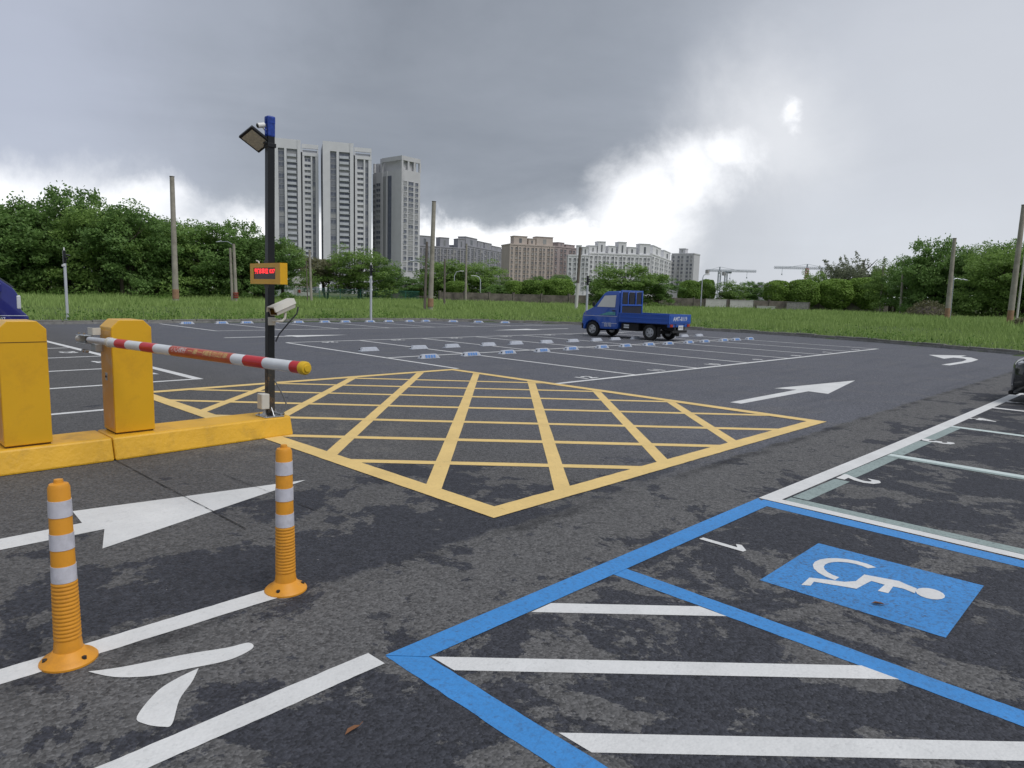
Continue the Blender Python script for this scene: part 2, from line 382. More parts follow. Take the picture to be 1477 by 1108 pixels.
# ------------------------------------------------------------------ mesh helpers
class MB:
    def __init__(s): s.v = []; s.f = []; s.m = []
    def add(s, vs, fs, mi=0):
        o = len(s.v); s.v += [tuple(v) for v in vs]; s.f += [tuple(i+o for i in f) for f in fs]; s.m += [mi]*len(fs); return s
    def box(s, x0, x1, y0, y1, z0, z1, mi=0):
        vs = [(x, y, z) for z in (z0, z1) for y in (y0, y1) for x in (x0, x1)]
        return s.add(vs, [(0, 2, 3, 1), (4, 5, 7, 6), (0, 1, 5, 4), (2, 6, 7, 3), (0, 4, 6, 2), (1, 3, 7, 5)], mi)
    def prism(s, poly, z0, z1, mi=0):
        n = len(poly)
        a = sum(poly[i][0]*poly[(i+1) % n][1]-poly[(i+1) % n][0]*poly[i][1] for i in range(n))
        if a < 0: poly = poly[::-1]
        vs = [(x, y, z0) for x, y in poly]+[(x, y, z1) for x, y in poly]
        fs = [tuple(range(n))[::-1], tuple(range(n, 2*n))]+[(i, (i+1) % n, n+(i+1) % n, n+i) for i in range(n)]
        return s.add(vs, fs, mi)
    def extr(s, poly, axis, a, b, mi=0):
        """poly in the plane normal to axis ('x': (y,z), 'y': (x,z)), extruded a..b"""
        n = len(poly); P = (lambda p, t: (t, p[0], p[1])) if axis == 'x' else (lambda p, t: (p[0], t, p[1]))
        vs = [P(p, a) for p in poly]+[P(p, b) for p in poly]
        fs = [tuple(range(n))[::-1], tuple(range(n, 2*n))]+[(i, (i+1) % n, n+(i+1) % n, n+i) for i in range(n)]
        return s.add(vs, fs, mi)
    def tube(s, p0, p1, r0, r1=None, n=12, mi=0, caps=True):
        r1 = r0 if r1 is None else r1
        p0, p1 = Vector(p0), Vector(p1); d = (p1-p0).normalized()
        a = d.orthogonal().normalized(); b = d.cross(a)
        vs = [p+(a*cos(2*pi*i/n)+b*sin(2*pi*i/n))*r for p, r in ((p0, r0), (p1, r1)) for i in range(n)]
        fs = [(i, (i+1) % n, n+(i+1) % n, n+i) for i in range(n)]
        if caps: fs += [tuple(range(n))[::-1], tuple(range(n, 2*n))]
        return s.add(vs, fs, mi)
    def bar(s, p0, p1, w, h=None, mi=0):
        h = w if h is None else h
        p0, p1 = Vector(p0), Vector(p1); d = (p1-p0).normalized()
        ref = Vector((0, 0, 1)) if abs(d.z) < .9 else Vector((0, 1, 0))
        a = d.cross(ref).normalized()*w/2; b = a.cross(d).normalized()*h/2
        vs = [p+q for p in (p0, p1) for q in (-a-b, a-b, a+b, -a+b)]
        return s.add(vs, [(0, 1, 2, 3), (7, 6, 5, 4), (0, 4, 5, 1), (1, 5, 6, 2), (2, 6, 7, 3), (3, 7, 4, 0)], mi)
    def sweep(s, pts, r, n=8, mi=0):
        pts = [Vector(p) for p in pts]
        ref = None; rings = []
        for i, p in enumerate(pts):
            d = (pts[min(i+1, len(pts)-1)]-pts[max(i-1, 0)]).normalized()
            a = d.orthogonal().normalized() if ref is None else (ref-d*ref.dot(d)).normalized()
            ref = a; b = d.cross(a)
            rr = r[i] if isinstance(r, (list, tuple)) else r
            rings.append([p+(a*cos(2*pi*k/n)+b*sin(2*pi*k/n))*rr for k in range(n)])
        vs = [q for g in rings for q in g]; fs = []
        for i in range(len(pts)-1):
            fs += [(i*n+k, i*n+(k+1) % n, (i+1)*n+(k+1) % n, (i+1)*n+k) for k in range(n)]
        fs += [tuple(range(n))[::-1], tuple(range((len(pts)-1)*n, len(pts)*n))]
        return s.add(vs, fs, mi)
    def lathe(s, prof, n=24, c=(0, 0, 0), mi=0, axis='z', caps=True):
        vs = []
        for r, z in prof:
            for k in range(n):
                a = 2*pi*k/n; x, y = r*cos(a), r*sin(a)
                vs.append((c[0]+x, c[1]+y, c[2]+z) if axis == 'z' else (c[0]+x, c[1]+z, c[2]+y))
        m = len(prof); fs = []
        for i in range(m-1):
            fs += [(i*n+k, i*n+(k+1) % n, (i+1)*n+(k+1) % n, (i+1)*n+k) for k in range(n)]
        if caps: fs += [tuple(range(n))[::-1], tuple(range((m-1)*n, m*n))]
        return s.add(vs, fs, mi)
    def loft(s, rings, mi=0, caps=True):
        n = len(rings[0]); vs = [q for g in rings for q in g]; fs = []
        for i in range(len(rings)-1):
            fs += [(i*n+k, i*n+(k+1) % n, (i+1)*n+(k+1) % n, (i+1)*n+k) for k in range(n)]
        if caps: fs += [tuple(range(n))[::-1], tuple(range((len(rings)-1)*n, len(rings)*n))]
        return s.add(vs, fs, mi)
    def mesh(s, name, mats, bevel=0, seg=2, smooth=False):
        me = bpy.data.meshes.new(name); me.from_pydata(s.v, [], s.f)
        for m in (mats if isinstance(mats, (list, tuple)) else [mats]): me.materials.append(MT[m])
        for p, i in zip(me.polygons, s.m): p.material_index = i
        bm = bmesh.new(); bm.from_mesh(me)
        bmesh.ops.recalc_face_normals(bm, faces=bm.faces)
        if bevel > 0:
            es = [e for e in bm.edges if len(e.link_faces) == 2 and e.calc_face_angle(0) > .35]
            bmesh.ops.bevel(bm, geom=es, offset=bevel, segments=seg, affect='EDGES', profile=.5, clamp_overlap=True)
        if smooth:
            for f in bm.faces: f.smooth = True
            for e in bm.edges:
                if len(e.link_faces) == 2 and e.calc_face_angle(0) > radians(38): e.smooth = False
        bm.to_mesh(me); bm.free()
        return me
    def build(s, name, mats, parent=None, bevel=0, seg=2, smooth=False, loc=None):
        return link(name, s.mesh(name, mats, bevel, seg, smooth), parent, loc)

def link(name, me, parent=None, loc=None, rz=None):
    o = bpy.data.objects.new(name, me); C.objects.link(o)
    if parent is not None: o.parent = parent
    if loc is not None: o.location = loc
    if rz is not None: o.rotation_euler.z = rz
    return o
def tag(o, label=None, cat=None, group=None, kind=None):
    if label: o['label'] = label
    if cat: o['category'] = cat
    if group: o['group'] = group
    if kind: o['kind'] = kind
    return o
def thing(name, label, cat, loc=(0, 0, 0), rz=0, group=None):
    o = bpy.data.objects.new(name, None); C.objects.link(o); o.empty_display_size = .2
    o.location = loc; o.rotation_euler.z = rz
    return tag(o, label, cat, group)
def text_mesh(body, size, mat_name, extrude=0.0, sx=1.0, bold=0.0):
    c = bpy.data.curves.new('text', 'FONT'); c.body = body; c.size = size; c.extrude = extrude; c.align_x = 'CENTER'; c.align_y = 'CENTER'; c.offset = bold
    c.resolution_u = 2
    o = bpy.data.objects.new('text', c); C.objects.link(o); bpy.context.view_layer.update()
    me = bpy.data.meshes.new_from_object(o.evaluated_get(bpy.context.evaluated_depsgraph_get()))
    bpy.data.objects.remove(o)
    for v in me.vertices: v.co.x *= sx
    me.materials.clear(); me.materials.append(MT[mat_name]); return me
def copy_tree(o, parent=None):
    c = o.copy(); C.objects.link(c); c.parent = parent
    for ch in o.children: copy_tree(ch, c)
    return c
def fast_mesh(name, verts, nper, mat_name):
    """many separate polygons of nper corners from a flat numpy array"""
    n = len(verts); me = bpy.data.meshes.new(name)
    me.vertices.add(n); me.vertices.foreach_set('co', verts.astype(np.float32).ravel())
    me.loops.add(n); me.loops.foreach_set('vertex_index', np.arange(n, dtype=np.int32))
    k = n//nper; me.polygons.add(k)
    me.polygons.foreach_set('loop_start', np.arange(0, n, nper, dtype=np.int32))
    me.update(calc_edges=True); me.materials.append(MT[mat_name]); return me

# ================================================================== SETTING
# ---- land out to the horizon
tag(MB().add([(-3500, -2500, -.25), (2500, -2500, -.25), (2500, 3500, -.25), (-3500, 3500, -.25)], [(0, 1, 2, 3)]).build('ground', 'earth'), kind='structure')

# ---- lot outline (kerb line): runs along the far side, rounds the corner, returns on the right
def catmull(P, k=12):
    out = []
    for i in range(len(P)-1):
        p0, p1, p2, p3 = [Vector(P[min(max(j, 0), len(P)-1)]) for j in (i-1, i, i+1, i+2)]
        for t in range(k):
            u = t/k; out.append(.5*((2*p1)+(p2-p0)*u+(2*p0-5*p1+4*p2-p3)*u*u+(-p0+3*p1-3*p2+p3)*u**3))
    out.append(Vector(P[-1])); return out
KERB = catmull([(-30.75, -40), (-30.75, -10), (-30.75, 8), (-31.0, 20), (-30.2, 25), (-27.0, 29.2), (-22.3, 31.9), (-17, 33.0), (-11.5, 32.2), (-6, 30), (-1, 26.6), (6, 21.5), (14, 15.6)])
lot = [tuple(p) for p in KERB]+[(40, 15), (40, -40)]
asphalt = tag(MB().add([(x, y, 0) for x, y in lot], [tuple(range(len(lot)))[::-1]]).build('asphalt', 'asphalt'), kind='structure')

# signed distance to the lot
LP = np.array(lot)
def lot_dist(P):
    d = np.full(len(P), 1e9); inside = np.zeros(len(P), bool)
    for i in range(len(LP)):
        a, b = LP[i], LP[(i+1) % len(LP)]; ab = b-a
        t = np.clip(((P-a)@ab)/(ab@ab+1e-12), 0, 1)
        q = a+t[:, None]*ab; d = np.minimum(d, np.hypot(*(P-q).T))
        c = ((a[1] > P[:, 1]) != (b[1] > P[:, 1]))
        with np.errstate(divide='ignore', invalid='ignore'):
            xi = (b[0]-a[0])*(P[:, 1]-a[1])/(b[1]-a[1])+a[0]
        inside ^= c & (P[:, 0] < xi)
    return np.where(inside, -d, d)
def field_z(P, d=None):
    d = lot_dist(P) if d is None else d
    t = np.clip(d/22, 0, 1); t = t*t*(3-2*t)
    z = .10+.26*t+.05*np.sin(P[:, 0]*.21)*np.cos(P[:, 1]*.17)*t
    return np.where(d < .05, -.12, z)
gx = np.arange(-150, 60.1, 1.25); gy = np.arange(-60, 150.1, 1.25)
GX, GY = np.meshgrid(gx, gy); FP = np.stack([GX.ravel(), GY.ravel()], 1)
fz = field_z(FP); nx, ny = len(gx), len(gy)
fme = bpy.data.meshes.new('field')
keep = [(j*nx+i, j*nx+i+1, (j+1)*nx+i+1, (j+1)*nx+i) for j in range(ny-1) for i in range(nx-1)]
fme.from_pydata([(a, b, c) for (a, b), c in zip(FP, fz)], [], keep); fme.materials.append(MT['soil'])
tag(link('field', fme), kind='structure')

# ---- kerb: single stones on a bedding strip
def polyline_resample(P, step):
    out = [P[0]]; acc = 0
    for a, b in zip(P[:-1], P[1:]):
        L = (b-a).length; pos = step-acc
        while pos <= L:
            out.append(a+(b-a)*(pos/L)); pos += step
        acc = (acc+L) % step
    return out
KP = [p for p in KERB if p.y > -12 and p.x < 6]
base = MB()
for a, b in zip(KP[:-1], KP[1:]):
    base.bar((a.x, a.y, .03), (b.x, b.y, .03), .26, .1)
kerb = tag(base.build('kerb', 'concrete'), kind='structure')
kst = [MB().box(-.485, .485, -.09, .09, .0, .15+dz).mesh('kerb_stone', 'kerb', bevel=.02) for dz in (0, .012, -.012)]
KS = polyline_resample(KP, 1.0)
for i, (a, b) in enumerate(zip(KS[:-1], KS[1:])):
    m = (a+b)/2; o = link('kerb_stone', kst[i % 3], kerb, (m.x, m.y, rnd.uniform(-.008, .008)), atan2(b.y-a.y, b.x-a.x)+rnd.uniform(-.012, .012))

# ================================================================== MARKINGS (parts of the asphalt)
Z1, Z2, Z3 = .0015, .0035, .0055
_zc = [0]
def zlift(z):
    _zc[0] += 1; return z+.00001*_zc[0]      # no two sheets share a plane
_wob = random.Random(3)
def paint(name, poly, m, z=Z1):
    n = len(poly); a = sum(poly[i][0]*poly[(i+1) % n][1]-poly[(i+1) % n][0]*poly[i][1] for i in range(n))
    if a < 0: poly = poly[::-1]
    z = zlift(z)
    return MB().add([(x, y, z) for x, y in poly], [tuple(range(n))]).build(name, m, asphalt)
def stripe(name, p, q, w, m, z=Z1):
    """painted line with slightly uneven edges"""
    p, q = Vector(p), Vector(q); d = (q-p); L = d.length; d /= L; nrm = Vector((-d.y, d.x))*w/2
    z = zlift(z); close = min(p.length, q.length) < 5; st = .025 if close else .3; am = .0017 if close else w*.018
    k = max(1, min(220, int(L/st))); ls, rs = [], []; u = nrm.normalized(); sa = sb = 0
    for i in range(k+1):
        c = p+d*(L*i/k); sa = sa*.8+_wob.uniform(-am, am); sb = sb*.8+_wob.uniform(-am, am); ls.append(c+nrm+u*sa); rs.append(c-nrm+u*sb)
    vs = [(v.x, v.y, z) for v in ls]+[(v.x, v.y, z) for v in rs]
    fs = [(i, k+1+i, k+2+i, i+1) for i in range(k)]
    return MB().add(vs, fs).build(name, m, asphalt)
# yellow hatched box
X0, X1, Y0, Y1 = -10.9, -3.36, 3.30, 9.42
bw = .19
for p, q in (((X0, Y0+bw/2), (X1, Y0+bw/2)), ((X0, Y1-bw/2), (X1, Y1-bw/2)), ((X0+bw/2, Y0+bw), (X0+bw/2, Y1-bw)), ((X1-bw/2, Y0+bw), (X1-bw/2, Y1-bw))):
    stripe('box_border', p, q, bw, 'yellow_paint', Z3)
def clip_diag(c, sgn):
    xa, xb, ya, yb = X0+bw*.45, X1-bw*.45, Y0+bw*.45, Y1-bw*.45; pts = []
    for x in (xa, xb):
        y = (c-x) if sgn < 0 else (c+x)
        if ya <= y <= yb: pts.append((x, y))
    for y in (ya, yb):
        x = (c-y) if sgn < 0 else (y-c)
        if xa <= x <= xb: pts.append((x, y))
    return pts[:2] if len(pts) >= 2 else None
for c in (-5.33, -3.82, -2.30, -.76, .71, 2.20, 3.62):
    s = clip_diag(c, -1)
    if s: stripe('box_hatch', s[0], s[1], .135, 'yellow_paint', Z1)
for c in (8.88, 10.36, 11.86, 13.38, 14.86, 16.2, 17.55):
    s = clip_diag(c, 1)
    if s: stripe('box_hatch', s[0], s[1], .125, 'yellow_paint', Z1+.0008)
# accessible bay, blue
paint('bay_line', [(-2.335, 1.66), (-2.20, 1.79), (-2.20, 5.10), (-2.345, 5.245)], 'blue_paint', Z2)
stripe('bay_line', (-2.33, 1.725), (2.9, 1.68), .13, 'blue_paint', Z1)
stripe('bay_line', (-2.215, 3.185), (2.9, 3.13), .125, 'blue_paint', Z1)
stripe('bay_line', (-2.30, 5.165), (2.9, 5.09), .15, 'blue_paint', Z1)
stripe('bay_line', (-2.27, 5.30), (2.9, 5.28), .10, 'white_paint', Z2)
stripe('bay_line', (-2.18, 5.415), (2.9, 5.42), .12, 'green_paint', Z1)
for c in (4.70, 3.92, 3.20, 2.48, 1.76):
    xa = max(-2.195, 1.80-c); ya = xa+c; xb = min(3.115-c, 2.8); yb = xb+c
    w = .075
    if xa == -2.195: poly = [(xa, ya-w), (xa, ya+w), (xb-w, yb), (xb+w, yb)]
    else: poly = [(xa-w, ya), (xa+w, ya), (xb+w, yb), (xb-w, yb)]
    paint('hatch_line', poly, 'white_paint', Z1)
paint('symbol_panel', [(-1.60, 3.675), (-.69, 3.685), (-.70, 4.56), (-1.61, 4.55)], 'panel_paint', Z1)
sym = tag(bpy.data.objects.new('wheelchair_symbol', None)); C.objects.link(sym); sym.parent = asphalt
def sympart(name, poly):
    o = paint(name, poly, 'white_paint', Z2); o.parent = sym
arc_o, arc_i = [], []
for k in range(13):
    a = radians(62+k*(268-62)/12); arc_o.append((-1.30+.195*cos(a), 4.20+.205*sin(a))); arc_i.append((-1.30+.135*cos(a), 4.20+.145*sin(a)))
sympart('wheel', arc_o+arc_i[::-1])
sympart('figure', [(-1.41, 3.78), (-1.42, 3.92), (-1.37, 3.95), (-1.26, 4.01), (-1.22, 4.07), (-1.22, 4.21), (-1.05, 4.26), (-1.01, 4.24), (-.95, 4.22), (-.94, 4.14), (-1.0, 4.16), (-1.05, 4.15), (-1.04, 4.03), (-1.09, 4.02), (-1.09, 4.14), (-1.16, 4.14), (-1.17, 4.06), (-1.18, 3.96), (-1.26, 3.93), (-1.38, 3.88), (-1.37, 3.81)])
sympart('head', [(-.88+.068*cos(2*pi*k/16), 4.20+.082*sin(2*pi*k/16)) for k in range(16)])
# white front line and bays of the near row
paint('bay_line', [(-2.345, 5.25), (-2.20, 5.25), (-2.17, 7.9), (-2.155, 10.45), (-2.15, 13.05), (-2.17, 30), (-2.32, 30), (-2.30, 13.05), (-2.305, 10.45), (-2.315, 7.9)], 'white_paint', Z2)
for y in (7.90, 10.47, 13.04, 15.6, 18.2, 20.8):
    stripe('bay_line', (-2.16, y), (2.9, y-.06), .13, 'white_paint' if y > 12 else 'mint_paint', Z1)
stripe('repaint_ghost', (-2.16, 7.80), (2.9, 7.74), .08, 'green_paint', Z2)
for a, b in ((5.50, 6.38), (6.58, 7.82), (7.98, 9.02), (9.2, 10.38)):
    stripe('repaint_ghost', (-2.115, a), (-2.10, b), .13, 'green_paint', Z1)
def ground_text(name, body, size, x, y, rz, m='white_paint', sx=1.0, bold=.016, z=Z2):
    o = link(name, text_mesh(body, size, m, 0, sx, bold), asphalt, (x, y, zlift(z))); o.rotation_euler.z = rz; return o
paint('bay_number', [(-2.175, 4.02), (-2.17, 4.065), (-1.93, 4.065), (-1.965, 4.115), (-1.93, 4.125), (-1.865, 4.055), (-1.87, 4.02)], 'white_paint', Z2)
for body, y in (('2', 6.52), ('3', 9.12), ('4', 11.5), ('5', 14.1)):
    ground_text('bay_number', body, .43, -2.02, y, -pi/2)
# back island of bays (two rows nose to nose)
SL = .045
def bx(x, y0): return (x, y0+SL*(-8.05-x))
ys = [9.42+2.49*i for i in range(8)]
stripe('bay_line', (-8.06, ys[0]), (-8.06, ys[7]+.05), .12, 'white_paint', Z2)
stripe('bay_line', bx(-13.58, ys[0]), bx(-13.58, ys[7]), .11, 'white_paint', Z2)
stripe('bay_line', bx(-18.88, ys[0]), bx(-18.88, ys[7]), .11, 'white_paint', Z2)
for i, y in enumerate(ys):
    x_first = -10.9 if i == 0 else -8.12
    stripe('bay_line', bx(x_first, y), bx(-18.88, y), .10, 'white_paint', Z1)
for i in range(7):
    ground_text('bay_number', str(12-i), .42, -8.36, ys[i]+1.2, pi/2, sx=1.1)
    ground_text('bay_number', str(24-i), .42, -18.55, ys[i]+1.7, -pi/2, sx=1.1)
# far row along the kerb
stripe('bay_line', (-24.92, 10.35), (-24.92, 30.4), .11, 'white_paint', Z2)
for i in range(8):
    y = 10.4+2.5*i; stripe('bay_line', (-24.92, y), (-30.3 if y < 24 else -24.92-max(1.5, 5.2-(y-23)*.9), y-.05), .10, 'white_paint', Z1)
# left lot
stripe('bay_line', (-11.9, 4.66), (-24.3, 4.55), .15, 'white_paint', Z2)
for x in (-9.59, -11.97, -14.33, -16.89, -19.4, -21.9, -24.3):
    stripe('bay_line', (x, 4.60 if x < -10 else 3.1), (x+.05, -1.2), .11, 'white_paint', Z1)
for b_, x in (('27', -13.2), ('28', -15.6), ('29', -18.1)): ground_text('bay_number', b_, .42, x, 4.2, 0, sx=1.1)
# arrows
paint('direction_arrow', [(-5.02, 9.98), (-4.84, 9.98), (-4.80, 12.45), (-4.44, 12.40), (-4.90, 15.12), (-5.36, 12.32), (-5.02, 12.48)], 'white_paint', Z1)
paint('direction_arrow', [(-4.80, -.9), (-4.99, -.9), (-5.05, 1.20), (-5.36, 1.22), (-5.22, 2.0), (-5.08, 2.82), (-4.80, 2.05), (-4.47, 1.16), (-4.83, 1.27)], 'white_paint', Z1)
paint('turn_arrow', [(-4.82, 21.5), (-4.62, 21.5), (-4.53, 23.5), (-4.60, 24.8), (-4.95, 25.6), (-5.25, 25.75), (-5.25, 26.5), (-6.1, 25.5), (-5.35, 24.1), (-5.28, 24.95), (-4.98, 24.85), (-4.80, 24.3), (-4.74, 23.4)], 'white_paint', Z1)
paint('direction_arrow', [(-21.55, 9.2), (-21.38, 9.2), (-21.36, 11.4), (-21.0, 11.4), (-21.46, 13.6), (-21.9, 11.4), (-21.57, 11.4)], 'white_paint', Z1)
paint('direction_arrow', [(-22.1, 26.4), (-21.92, 26.4), (-21.88, 23.9), (-21.5, 23.9), (-22.0, 21.3), (-22.45, 23.9), (-22.08, 23.9)], 'white_paint', Z1)
# entry lane
stripe('lane_line', (-3.20, -1.6), (-3.235, 1.62), .13, 'white_paint', Z1)
stripe('lane_line', (-2.29, -1.0), (-2.345, 1.62), .12, 'white_paint', Z1)
def smooth_poly(P_): return [tuple(v) for v in catmull(P_+[P_[0]], 5)[:-1]]
paint('painted_character', smooth_poly([(-3.035, .715), (-2.98, .83), (-2.915, 1.04), (-2.85, 1.20), (-2.83, 1.285), (-2.77, 1.275), (-2.745, 1.16), (-2.79, 1.01), (-2.83, .89), (-2.92, .78)]), 'white_paint', Z1)
paint('painted_character', smooth_poly([(-2.765, 1.045), (-2.745, .95), (-2.70, .86), (-2.585, .755), (-2.52, .76), (-2.46, .80), (-2.455, .83), (-2.59, .905), (-2.68, .985)]), 'white_paint', Z1)
# saw cuts of the loop detectors
stripe('saw_cut', (-6.70, 1.88), (-4.25, 1.93), .007, 'groove', Z3+.001)
stripe('saw_cut', (-5.65, 2.39), (-4.2, 2.47), .005, 'groove', Z3+.001)

# ================================================================== ENTRANCE
isl = thing('concrete_island', 'long low concrete island painted yellow, carrying the two yellow cabinets', 'kerb', (0, 0, 0))
def island_block(y0, y1, xf0, xf1, xb0, xb1):
    h = .20
    vs = [(xf0+.03, y0, 0), (xf1+.03, y1, 0), (xb1-.03, y1, 0), (xb0-.03, y0, 0), (xf0-.03, y0, h), (xf1-.03, y1, h), (xb1+.02, y1, h), (xb0+.02, y0, h)]
    return MB().add(vs, [(0, 3, 2, 1), (4, 5, 6, 7), (0, 1, 5, 4), (1, 2, 6, 5), (2, 3, 7, 6), (3, 0, 4, 7)])
island_block(-1.6, 1.872, -6.70, -6.73, -7.22, -7.25).build('kerb_block', 'island', isl, bevel=.018)
island_block(1.878, 3.64, -6.73, -6.835, -7.25, -7.30).build('kerb_block', 'island', isl, bevel=.018)

def cabinet(name, label, x, y, w, d, h, zs, keyplate, seam_z):
    t = thing(name, label, 'barrier cabinet', (x, y, .20))
    c = .068
    prof = [(-w/2, .015), (w/2, .015), (w/2, h-c), (w/2-c, h), (-w/2+c, h), (-w/2, h-c)]
    MB().extr(prof, 'x', -d/2, d/2).build('housing', 'cabinet', t, bevel=.006)
    MB().box(-d/2+.012, d/2-.012, -w/2+.012, w/2-.012, 0, .016).build('plinth', 'seam', t)
    MB().box(-d/2+.012, d/2-.012, -w/2-.004, -w/2+.004, .05, h-.10).build('service_door', 'cabinet_side', t, bevel=.002)
    if seam_z: MB().box(d/2-.002, d/2+.0015, -w/2+.004, w/2-.004, seam_z, seam_z+.006).build('lid_seam', 'seam', t)
    if keyplate:
        MB().box(-.035, .02, -w/2-.009, -w/2-.003, .48, .55).build('lock_plate', 'steel', t, bevel=.002)
        MB().tube((-.008, -w/2-.015, .515), (-.008, -w/2-.008, .515), .010, n=10).build('lock', 'black_metal', t)
    return t
cab2 = cabinet('barrier_cabinet', 'yellow barrier cabinet that holds the red and white boom', -7.045, 2.105, .335, .335, 1.035, .2, True, None)
cab1 = cabinet('barrier_cabinet', 'yellow cabinet with a lid seam, without a boom, standing alone on the island', -6.965, 1.265, .335, .335, 1.035, .2, False, .86)

# boom
A = Vector((-7.27, 1.80, 1.05)); B = Vector((-4.07, 2.278, 1.045)); dB = (B-A)
boom = thing('boom_arm', 'red and white striped boom arm with yellow end cap and red lettered sleeve', 'barrier arm', A, 0)
q = dB.to_track_quat('X', 'Z'); boom.rotation_mode = 'QUATERNION'; boom.rotation_quaternion = q
LB = dB.length; RB = .0385
def P(t): return t*LB
MB().tube((P(.175), 0, 0), (P(.986), 0, 0), RB, n=28).build('pole', 'boom_white', boom, smooth=True)
MB().tube((P(.05), 0, 0), (P(.20), 0, 0), RB*.72, n=20).build('inner_tube', 'silver', boom, smooth=True)
MB().tube((P(.165), 0, 0), (P(.18), 0, 0), RB*1.12, n=24).build('clamp_ring', 'cream', boom, smooth=True)
for a, b in ((.217, .273), (.351, .415), (.795, .864), (.956, .987)):
    MB().tube((P(a), 0, 0), (P(b), 0, 0), RB+.0016, n=28).build('red_band', 'boom_red', boom, smooth=True)
slv = MB().tube((P(.493), 0, 0), (P(.749), 0, 0), RB+.0016, n=28).build('lettered_sleeve', 'boom_text_red', boom, smooth=True)
def curl(me, x0, R, ang):
    for v in me.vertices:
        a = ang+v.co.y/R
        v.co = (x0+v.co.x, -R*cos(a), R*sin(a))
for body, m, ta, size, sxx in (('小心欄杆', 'white_plastic', .536, .050, 1.05), ('一車一桿', 'gold', .618, .050, 1.35), ('請勿跟車', 'gold', .697, .050, 1.35)):
    me = text_mesh(body, size, m, 0, sxx); curl(me, P(ta), RB+.0030, .45); link('lettering', me, slv)
MB().lathe([(RB*.9, 0), (RB*1.15, .002), (RB*1.15, .035), (RB*.95, .046), (RB*.62, .048), (RB*.55, .056), (.001, .057)], 28).build('end_cap', 'cap_yellow', boom, smooth=True, loc=(P(.984), 0, 0)).rotation_euler = (0, pi/2, 0)
# mounting clamp
cl = MB(); cl.box(-.02, .14, -.04, .04, -.038, -.031); cl.box(-.02, .14, -.04, .04, .031, .038); cl.box(-.02, .14, .034, .041, -.031, .031)
cl.build('clamp', 'galv', boom, bevel=.003)
bk = MB(); bk.box(.06, .16, .03, .037, .040, .105); bk.box(.06, .16, .037, .10, .040, .047); bk.box(.155, .16, .037, .10, .047, .105); bk.build('bracket', 'cream', boom, bevel=.002)
MB().box(.11, .20, .03, .09, -.11, -.040).build('bracket', 'galv', boom, bevel=.004)
MB().tube((-.06, 0, 0), (.02, 0, 0), .028, n=16).build('pivot_stub', 'cream', boom, smooth=True)
for x in (.07, .13):
    MB().tube((x, -.03, -.105), (x, .0, -.105), .014, n=8).build('bolt', 'steel', boom)
for x, z in ((.02, .048), (.12, .048)):
    MB().tube((x, -.025, z-.002), (x, -.025, z+.012), .010, n=6).build('bolt', 'steel', boom)

# post with its equipment (post, sign, camera are separate things)
PX, PY = -6.97, 3.455
post = thing('lamp_post', 'slim black square post with steel foot and blue tape round its top', 'post', (PX, PY, .20))
post.rotation_euler = (radians(-.85), radians(.35), 0)
def on_post(z, dx=0.): return (PX+dx+(z-.2)*.0061, PY+(z-.2)*.0148, z)
MB().box(-.037, .037, -.037, .037, .01, 3.06).build('shaft', 'black_metal', post, bevel=.005)
MB().box(-.0385, .0385, -.0385, .0385, .04, .62).build('rusted_sleeve', 'rust_metal', post, bevel=.004)
MB().box(-.11, .11, -.11, .11, 0, .012).build('base_plate', 'steel', post, bevel=.003)
for sx, sy in ((1, 0), (-1, 0), (0, 1), (0, -1)):
    g = MB()
    if sx: g.extr([(sx*.037, .012), (sx*.10, .012), (sx*.037, .10)], 'y', -.004, .004)
    else: g.extr([(sy*.037, .012), (sy*.10, .012), (sy*.037, .10)], 'x', -.004, .004)
    g.build('gusset', 'steel', post)
for sx in (-1, 1):
    for sy in (-1, 1):
        MB().tube((sx*.085, sy*.085, .012), (sx*.085, sy*.085, .03), .011, n=6).build('anchor_bolt', 'steel', post)
MB().box(-.041, .041, -.041, .041, 2.88, 3.07).build('tape_wrap', 'tape', post, bevel=.012)
MB().box(-.043, .043, -.043, .043, 3.0, 3.085).build('tape_wrap', 'tape', post, bevel=.014)
MB().sweep([(.02, -.045, 3.07), (.0, -.055, 2.98), (.015, -.05, 2.9), (-.01, -.052, 2.84)], .009).build('tape_end', 'tape', post)
bxo = MB().box(-.03, .075, -.125, -.040, .09, .25).build('junction_box', 'cream', post, bevel=.006)
MB().box(-.024, .069, -.1275, -.124, .096, .244).build('lid', 'cream', bxo, bevel=.002)
MB().sweep([(.03, .03, .40), (.05, .08, .30), (.06, .13, .20), (.05, .16, .13), (.05, .15, .05), (.03, .10, .015), (.0, .06, .02)], .008).build('conduit', 'conduit', post, smooth=True)
MB().sweep([(.02, -.03, .09), (.04, .02, .05), (.06, .09, .02), (.02, .15, .014)], .011).build('conduit', 'conduit', post, smooth=True)

